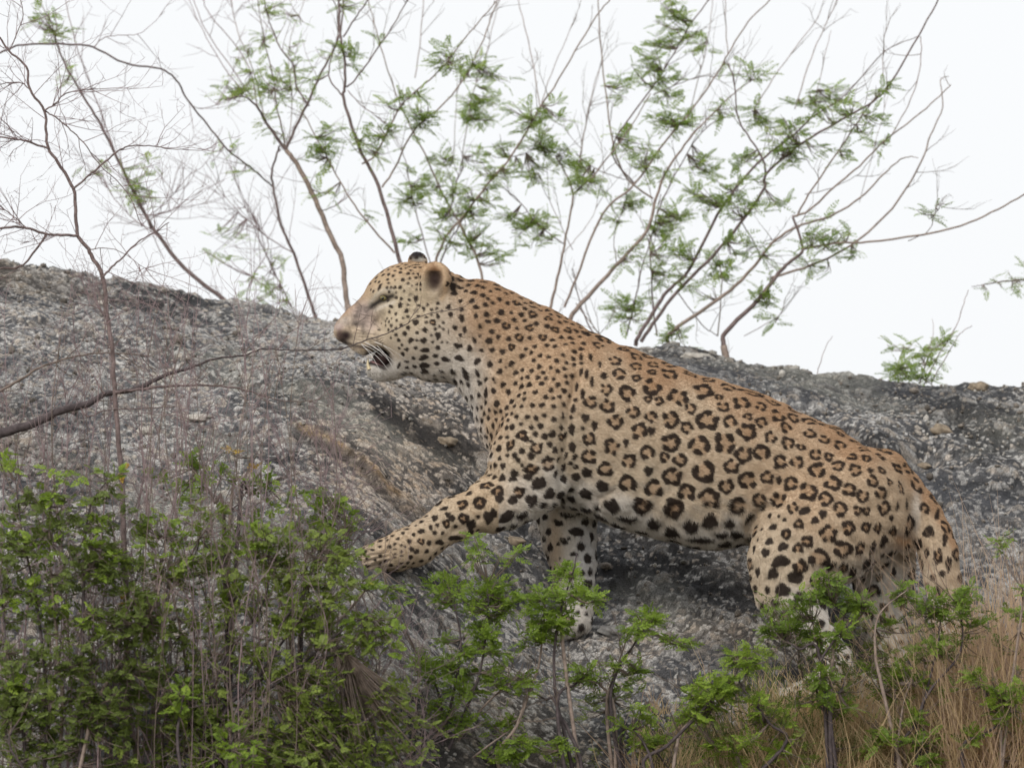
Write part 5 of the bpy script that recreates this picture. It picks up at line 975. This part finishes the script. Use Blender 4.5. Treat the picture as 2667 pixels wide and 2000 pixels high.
fronts = [
 Front('green_shrub', 'large green bush at the far left edge with purple-brown stems', 120, -1.05, [[(210, 1950), (215, 1700), (220, 1450), (235, 1320), (280, 1250)], [(120, 1900), (100, 1600), (60, 1400), (40, 1250)], [(160, 1900), (150, 1700), (130, 1450), (130, 1290)], [(230, 1900), (330, 1700), (400, 1580), (420, 1500)], [(60, 1900), (20, 1700), (0, 1500)]], 'D', M_LEAF_D),
 Front('green_shrub', 'broad dark green bush left of centre, densest and darkest in its middle', 520, -.95, [[(520, 1950), (560, 1780), (600, 1650), (590, 1500), (520, 1400)], [(500, 1950), (480, 1700), (440, 1500), (430, 1400)], [(560, 1900), (660, 1780), (760, 1640), (850, 1560)], [(570, 1900), (640, 1800), (700, 1760), (800, 1720), (900, 1700)], [(530, 1900), (600, 1700), (690, 1560), (700, 1420)], [(540, 1900), (640, 1750), (790, 1540), (830, 1430)], [(600, 1900), (750, 1760), (880, 1650), (960, 1600)]], 'D', M_LEAF_D),
 Front('green_shrub', 'bright green sprig with a yellow leaf on a dark forked stem, above the broad bush', 585, -.75, [[(590, 1700), (585, 1500), (583, 1350), (600, 1330), (625, 1310)], [(583, 1350), (560, 1310), (540, 1270), (500, 1220)], [(600, 1330), (640, 1240), (660, 1180)], [(625, 1310), (650, 1290), (690, 1260)]], 'D', M_LEAF_F),
 Front('green_shrub', 'bright green bush top with a bent stem just left of the outstretched paw', 800, -.75, [[(780, 1700), (790, 1550), (800, 1450), (840, 1420), (870, 1340)], [(790, 1550), (860, 1450), (890, 1400)], [(800, 1700), (900, 1600), (980, 1500), (1000, 1490)], [(760, 1700), (730, 1560), (700, 1460)]], 'D', M_LEAF_F),
 Front('green_shrub', 'low green tuft at the bottom edge of the picture left of centre', 600, -1.1, [[(590, 2020), (600, 1950), (610, 1900)], [(560, 2020), (540, 1980)], [(470, 2000), (470, 1850), (490, 1790)], [(60, 2000), (60, 1850)]], 'D', M_LEAF_F),
 Front('green_shrub', 'feathery light green bush between the two front legs of the leopard', 1200, -.6, [[(1143, 2000), (1160, 1924), (1148, 1827), (1120, 1750), (1085, 1700)], [(1150, 2000), (1200, 1880), (1250, 1750), (1270, 1600), (1270, 1520)], [(1042, 1983), (1127, 1924), (1180, 1850), (1240, 1780)], [(1160, 1990), (1250, 1850), (1350, 1760)], [(1150, 1950), (1200, 1700), (1180, 1560)], [(1200, 2000), (1260, 1950), (1330, 1900)]], 'F', M_LEAF_F),
 Front('green_shrub', 'upright thin-stemmed sapling in front of the far front leg, tuft at its top', 1500, -.62, [[(1515, 2000), (1480, 1900), (1451, 1840), (1443, 1705), (1460, 1595), (1477, 1536), (1495, 1480), (1502, 1440)], [(1300, 2000), (1346, 1890), (1380, 1798), (1405, 1722), (1418, 1595), (1415, 1560)], [(1455, 1850), (1420, 1820), (1388, 1802)], [(1460, 1595), (1530, 1570), (1580, 1560)], [(1451, 1840), (1500, 1780), (1540, 1740)]], 'F', M_LEAF_F),
 Front('green_shrub', 'small green bush below the leopard\'s belly with few thin stems', 1620, -.5, [[(1590, 1850), (1610, 1740), (1650, 1680), (1680, 1620)], [(1580, 1850), (1600, 1760), (1640, 1640)], [(1600, 1850), (1560, 1780), (1530, 1760)], [(1620, 1900), (1700, 1950), (1740, 2000)]], 'F', M_LEAF_F),
 Front('green_shrub', 'low branching green bush right of centre at the bottom among dry grass', 1760, -.6, [[(1675, 2000), (1738, 1941), (1823, 1857), (1865, 1806), (1906, 1772), (1930, 1720)], [(1767, 1924), (1839, 1844), (1800, 1810)], [(2037, 1950), (2003, 1882), (1940, 1798), (1920, 1760)], [(1700, 2000), (1680, 1940), (1650, 1900)]], 'F', M_LEAF_F),
 Front('green_shrub', 'forked dark-stemmed green shrub in front of the hind leg', 2170, -.58, [[(2166, 2000), (2161, 1848), (2150, 1780), (2138, 1722), (2172, 1667), (2197, 1612), (2172, 1574)], [(2138, 1722), (2121, 1659), (2117, 1620)], [(2138, 1722), (2080, 1690), (2040, 1660)], [(2172, 1667), (2230, 1620), (2260, 1570)], [(2162, 1850), (2190, 1800), (2200, 1770)], [(2165, 1900), (2130, 1830), (2130, 1770)]], 'F', M_LEAF_F),
 Front('green_shrub', 'green shrub right of the tail among tall dry grass stalks', 2400, -.55, [[(2328, 2000), (2391, 1874), (2417, 1785), (2442, 1680), (2450, 1600)], [(2340, 2000), (2350, 1850), (2370, 1780)], [(2391, 1874), (2500, 1700), (2500, 1580)], [(2300, 1800), (2280, 1700), (2290, 1600), (2370, 1530)], [(2350, 1950), (2300, 1900)], [(2400, 1900), (2420, 2000), (2440, 1960)]], 'F', M_LEAF_F),
 Front('green_shrub', 'green sprigs at the lower right edge on a pale crooked stem', 2590, -.6, [[(2505, 1975), (2560, 1915), (2607, 1874), (2569, 1815), (2556, 1764)], [(2607, 1874), (2640, 1850), (2660, 1800)], [(2620, 1900), (2660, 1600), (2667, 1540)]], 'F', M_LEAF_F)]
cl = []
for x, y, r_ in [(910,170,40),(930,210,40),(1000,240,60),(1060,250,50),(1250,270,50),(1200,300,40),(880,310,40),(820,340,30),(960,330,40),(500,280,50),(560,260,30),(740,250,30),(440,220,30),(530,350,50),(470,400,40),(150,350,60),(60,200,40),(20,180,40),(250,330,50),(100,420,60),(220,430,50),(330,400,50),(800,500,70),(720,530,60),(640,480,40),(900,600,80),(860,560,50),(1050,620,70),(1000,560,50),(1180,500,50),(1230,560,70),(1280,620,50),(1400,410,50),(1480,420,60),(1540,440,70),(1650,400,50),(1600,370,40),(1540,560,60),(1640,530,60),(1700,500,40),(1480,520,40),(1520,310,30),(1360,740,60),(1330,700,40),(520,680,50),(560,670,30),(850,680,70),(960,700,60),(1140,820,40),(740,890,60),(700,860,40),(480,960,60),(430,930,40),(200,840,50),(150,820,30),(50,780,50),(40,870,40),(1640,680,50),(1800,830,70),(1880,820,50),(1600,850,60),(1680,930,50),(1780,960,60),(1830,940,40),(1470,950,50),(1330,1010,40),(1100,900,40),(100,1300,70),(60,1250,50),(230,1330,50),(150,1400,50),(910,1270,40),(870,1290,20),(820,1370,36),(1130,1560,70),(1180,1600,60),(1050,1580,50),(1200,1520,40),(1600,1480,40),(250,600,50),(330,650,40),(100,620,50),(60,520,40),(400,560,40),(600,620,50),(1900,1000,40),(1960,1130,30),(310,900,30),(620,1000,40),(300,250,40)]:
    cl.append((*ZA(x, y), r_*.5425, max(3, int(r_*.13)), 'bright'))
rf = random.Random(3)
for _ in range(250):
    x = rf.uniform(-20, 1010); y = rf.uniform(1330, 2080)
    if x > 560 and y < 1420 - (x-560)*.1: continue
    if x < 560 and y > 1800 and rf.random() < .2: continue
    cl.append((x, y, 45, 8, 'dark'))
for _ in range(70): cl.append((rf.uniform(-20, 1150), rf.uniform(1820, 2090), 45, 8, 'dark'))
for x, y, r_ in [(640,560,70),(760,570,70),(700,520,50),(560,680,70),(640,640,60),(700,720,80),(780,660,60),(560,780,60),(640,820,60),(370,600,60),(310,520,40),(440,540,50),(380,430,30),(980,580,60),(930,600,50),(1120,450,50),(1080,440,40),(1170,480,40),(1080,600,50),(1000,680,50),(940,760,50),(1010,800,60),(880,840,50),(960,870,40),(1240,590,60),(1300,600,40),(1200,560,40),(600,900,60),(720,920,50),(500,930,50),(250,980,50),(300,1040,50),(210,1020,40),(400,1080,70),(380,1000,50),(280,1110,50),(560,1050,50),(500,1200,60),(560,1160,50),(680,1130,50),(700,1060,40),(880,1150,50),(840,1090,40),(1180,1090,60),(1240,1060,50),(1320,1110,50),(1410,1010,36),(1530,1090,50),(1600,1060,30),(1590,720,50),(1640,750,50),(1600,800,50),(1520,790,40),(1680,720,40),(1860,900,26),(370,870,30),(780,1350,60),(700,1400,50),(400,1330,60),(330,1250,50),(480,1380,50),(870,1500,60),(940,1520,50),(1080,1500,40),(740,1580,60),(640,1600,50),(820,1590,40),(1600,1500,50),(1680,1480,40),(2000,1250,50),(2060,1180,50),(1960,1150,50),(2110,1100,30),(580,250,36),(520,300,26),(820,330,24),(720,350,18),(1580,1280,30),(1470,1150,30),(1500,1400,30),(1060,1590,30),(1640,1330,36),(1900,1320,40),(60,640,30),(1060,760,50),(1120,800,40),(1100,690,40),(1010,720,40)]:
    cl.append((*ZB(x, y), r_*.4219, max(3, int(r_*.21)), 'F'))
for x, y, r_ in [(900,480,60),(960,520,60),(860,560,50),(930,570,50),(1080,620,60),(1150,620,40),(1100,660,50),(800,600,50),(740,630,40),(640,780,70),(720,780,60),(570,790,40),(560,630,40),(1480,690,50),(1560,620,50),(1620,600,50),(1700,620,50),(1750,650,50),(1640,720,50),(1720,720,40),(1380,560,40),(1400,620,30),(860,870,60),(800,840,40),(1000,820,50),(980,900,40),(440,950,60),(380,1000,50),(450,1040,40),(340,960,40),(40,900,30),(200,1170,70),(120,1200,50),(260,1130,50),(60,1330,60),(20,1360,40),(300,1220,40),(880,1090,50),(860,1150,40),(880,1250,50),(1000,1300,50),(1040,1280,30),(1340,1100,70),(1420,1080,70),(1300,1160,50),(1480,1100,50),(1640,960,40),(1600,850,40),(1560,900,40),(1450,960,40),(1980,1190,60),(2030,1230,50),(2070,1300,50),(2000,1340,50),(1940,1170,40),(2110,1170,40),(1480,1480,60),(1540,1520,60),(1260,1480,60),(1200,1540,60),(1330,1430,50),(500,1240,50),(590,1320,50),(640,1370,30),(270,1520,50),(330,1560,40),(620,1560,50),(1550,1620,50),(2130,560,40),(1830,1450,40),(1970,240,36),(1450,1350,40),(1180,1080,30),(1820,1060,30),(720,1260,30),(1850,750,40),(1780,850,30),(1280,750,30),(1800,550,26),(2100,700,30),(150,1350,40),(450,1380,40),(400,1500,40)]:
    cl.append((*ZC(x, y), r_*.4219, max(3, int(r_*.21)), 'F'))
for _ in range(130):
    cl.append((rf.uniform(1900, 2690), rf.uniform(1600, 2020), 40, 3, 'dull'))
for _ in range(30):
    cl.append((rf.uniform(1500, 1900), rf.uniform(1800, 2020), 36, 3, 'dull'))
for x, y, r_, n_, k in cl:
    best = None
    for f in fronts:
        if k in ('dark', 'bright') and f.p.lk != 'D': continue
        if k == 'dark' and f.p.lm is not M_LEAF_D: continue
        if k in ('F', 'dull') and f.p.lk == 'D': continue
        d = min(float(np.min(np.hypot(*(np.array(proj(P))-np.array([[x], [y]]))))) for P, _, _ in f.p.br)
        if best is None or d < best[0]: best = (d, f)
    f = best[1]
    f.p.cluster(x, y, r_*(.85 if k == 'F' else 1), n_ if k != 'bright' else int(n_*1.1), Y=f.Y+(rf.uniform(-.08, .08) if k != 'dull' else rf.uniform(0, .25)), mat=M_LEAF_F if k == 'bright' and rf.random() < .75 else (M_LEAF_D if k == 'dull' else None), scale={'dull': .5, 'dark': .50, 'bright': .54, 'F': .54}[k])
for x, y in [(600, 1177), (650, 1215), (330, 1222), (1, 1)][:3]: fronts[2 if x > 500 else 0].p.cluster(x, y, 6, 2, Y=-.8, mat=M_LEAF_Y, scale=.45)
for x, y in [(338, 1565), (310, 1560)]: fronts[0].p.cluster(x, y, 8, 2, Y=-1., mat=M_LEAF_Y, scale=.5)
for f in fronts:
    f.p.twigs(45 if f.p.lk == 'D' else 22, .12, .7, 1, (0, 0, .4), rad=.0012, lo=.25); f.p.done()

# ------------------------------------------------------------------ dry grass at the lower right (nobody could count it)
def grass(name, label, n_, boxes, mat, wd=.0016, hmin=.12, hmax=.3, lean=.6):
    """tufts: fans of bent blades rooted on the slope; boxes give pixel ranges of the tuft tops"""
    V = []; F = []; k = 0; r_ = random.Random(n_); tw = [bx[4] for bx in boxes]
    for _ in range(n_):
        bx = r_.choices(boxes, tw)[0]; px = r_.uniform(bx[0], bx[1]); py = r_.uniform(bx[2], bx[3]); Yv = r_.uniform(-.55, -.14)
        tip0 = at(px, py, Yv); root = np.array([tip0[0], tip0[1], surf(tip0[0], tip0[1])-.008]); hh = tip0[2]-root[2]
        if hh < -.03: continue
        L = min(max(hh*r_.uniform(.75, 1.15), hmin), hmax); dirn = r_.gauss(0, .35)
        for q in range(r_.randint(5, 16)):
            l_ = L*r_.uniform(.35, 1.15); a0 = dirn+r_.gauss(0, lean*.55); b0 = r_.gauss(-.1, .35); bend = r_.gauss(0, .8)
            p = root+np.array([r_.gauss(0, .012), r_.gauss(0, .012), 0]); s_ = r_.uniform(-1.2, 1.2); sv = np.array([math.cos(s_), math.sin(s_), 0])
            for i in range(5):
                w_ = wd*(1, .9, .75, .5, .1)[i]; V += [p-sv*w_, p+sv*w_]
                t_ = a0+bend*i/4; d = np.array([math.sin(t_), b0*(.3+i*.25), math.cos(t_)]); p = p+d/np.linalg.norm(d)*l_/4
            for i in range(4): F.append((k+2*i, k+2*i+1, k+2*i+3, k+2*i+2))
            k += 10
    tag(link(name, mesh_np(name, V, F), None, mat), label, 'grass', kind='stuff')
M_G1 = mat_leaf('straw', [(0, (.52, .38, .22)), (.5, (.70, .54, .33)), (1, (.80, .66, .44))], .45)
M_G2 = mat_leaf('brown_dry_stalk', [(0, (.36, .25, .18)), (.6, (.55, .40, .28)), (1, (.68, .52, .36))], .35)
M_G3 = mat_leaf('green_blade', [(0, (.10, .13, .04)), (1, (.22, .27, .08))], .3)
grass('dry_grass', 'straw-coloured dry grass covering the lower right foreground', 760, [(1960, 2250, 1690, 2020, 3), (2050, 2667, 1620, 2020, 5), (1700, 1960, 1820, 2020, 1.6), (2500, 2720, 1400, 1750, 5)], M_G1, .0016, .05, .55, .65)
grass('straw_tangle', 'pale orange straw bent over in tangles at the bottom right', 260, [(2000, 2667, 1720, 2030, 4), (1650, 2000, 1850, 2030, 1)], M_G1, .0024, .05, .22, 1.3)
grass('dry_stalks', 'brown dry stalks standing at the right edge behind the tail', 300, [(2490, 2720, 1290, 1700, 8), (1640, 2667, 1700, 2020, 2), (2380, 2500, 1560, 1800, 1)], M_G2, .0014, .10, .78, .35)
grass('green_grass', 'sparse dull green blades mixed into the dry grass', 170, [(1880, 2667, 1600, 2020, 3), (1700, 1900, 1850, 2020, 1)], M_G3, .0018, .06, .36)
# dry twigs and debris on the rock between the bushes
print('verts', len(LV), 'objects', len(bpy.data.objects))
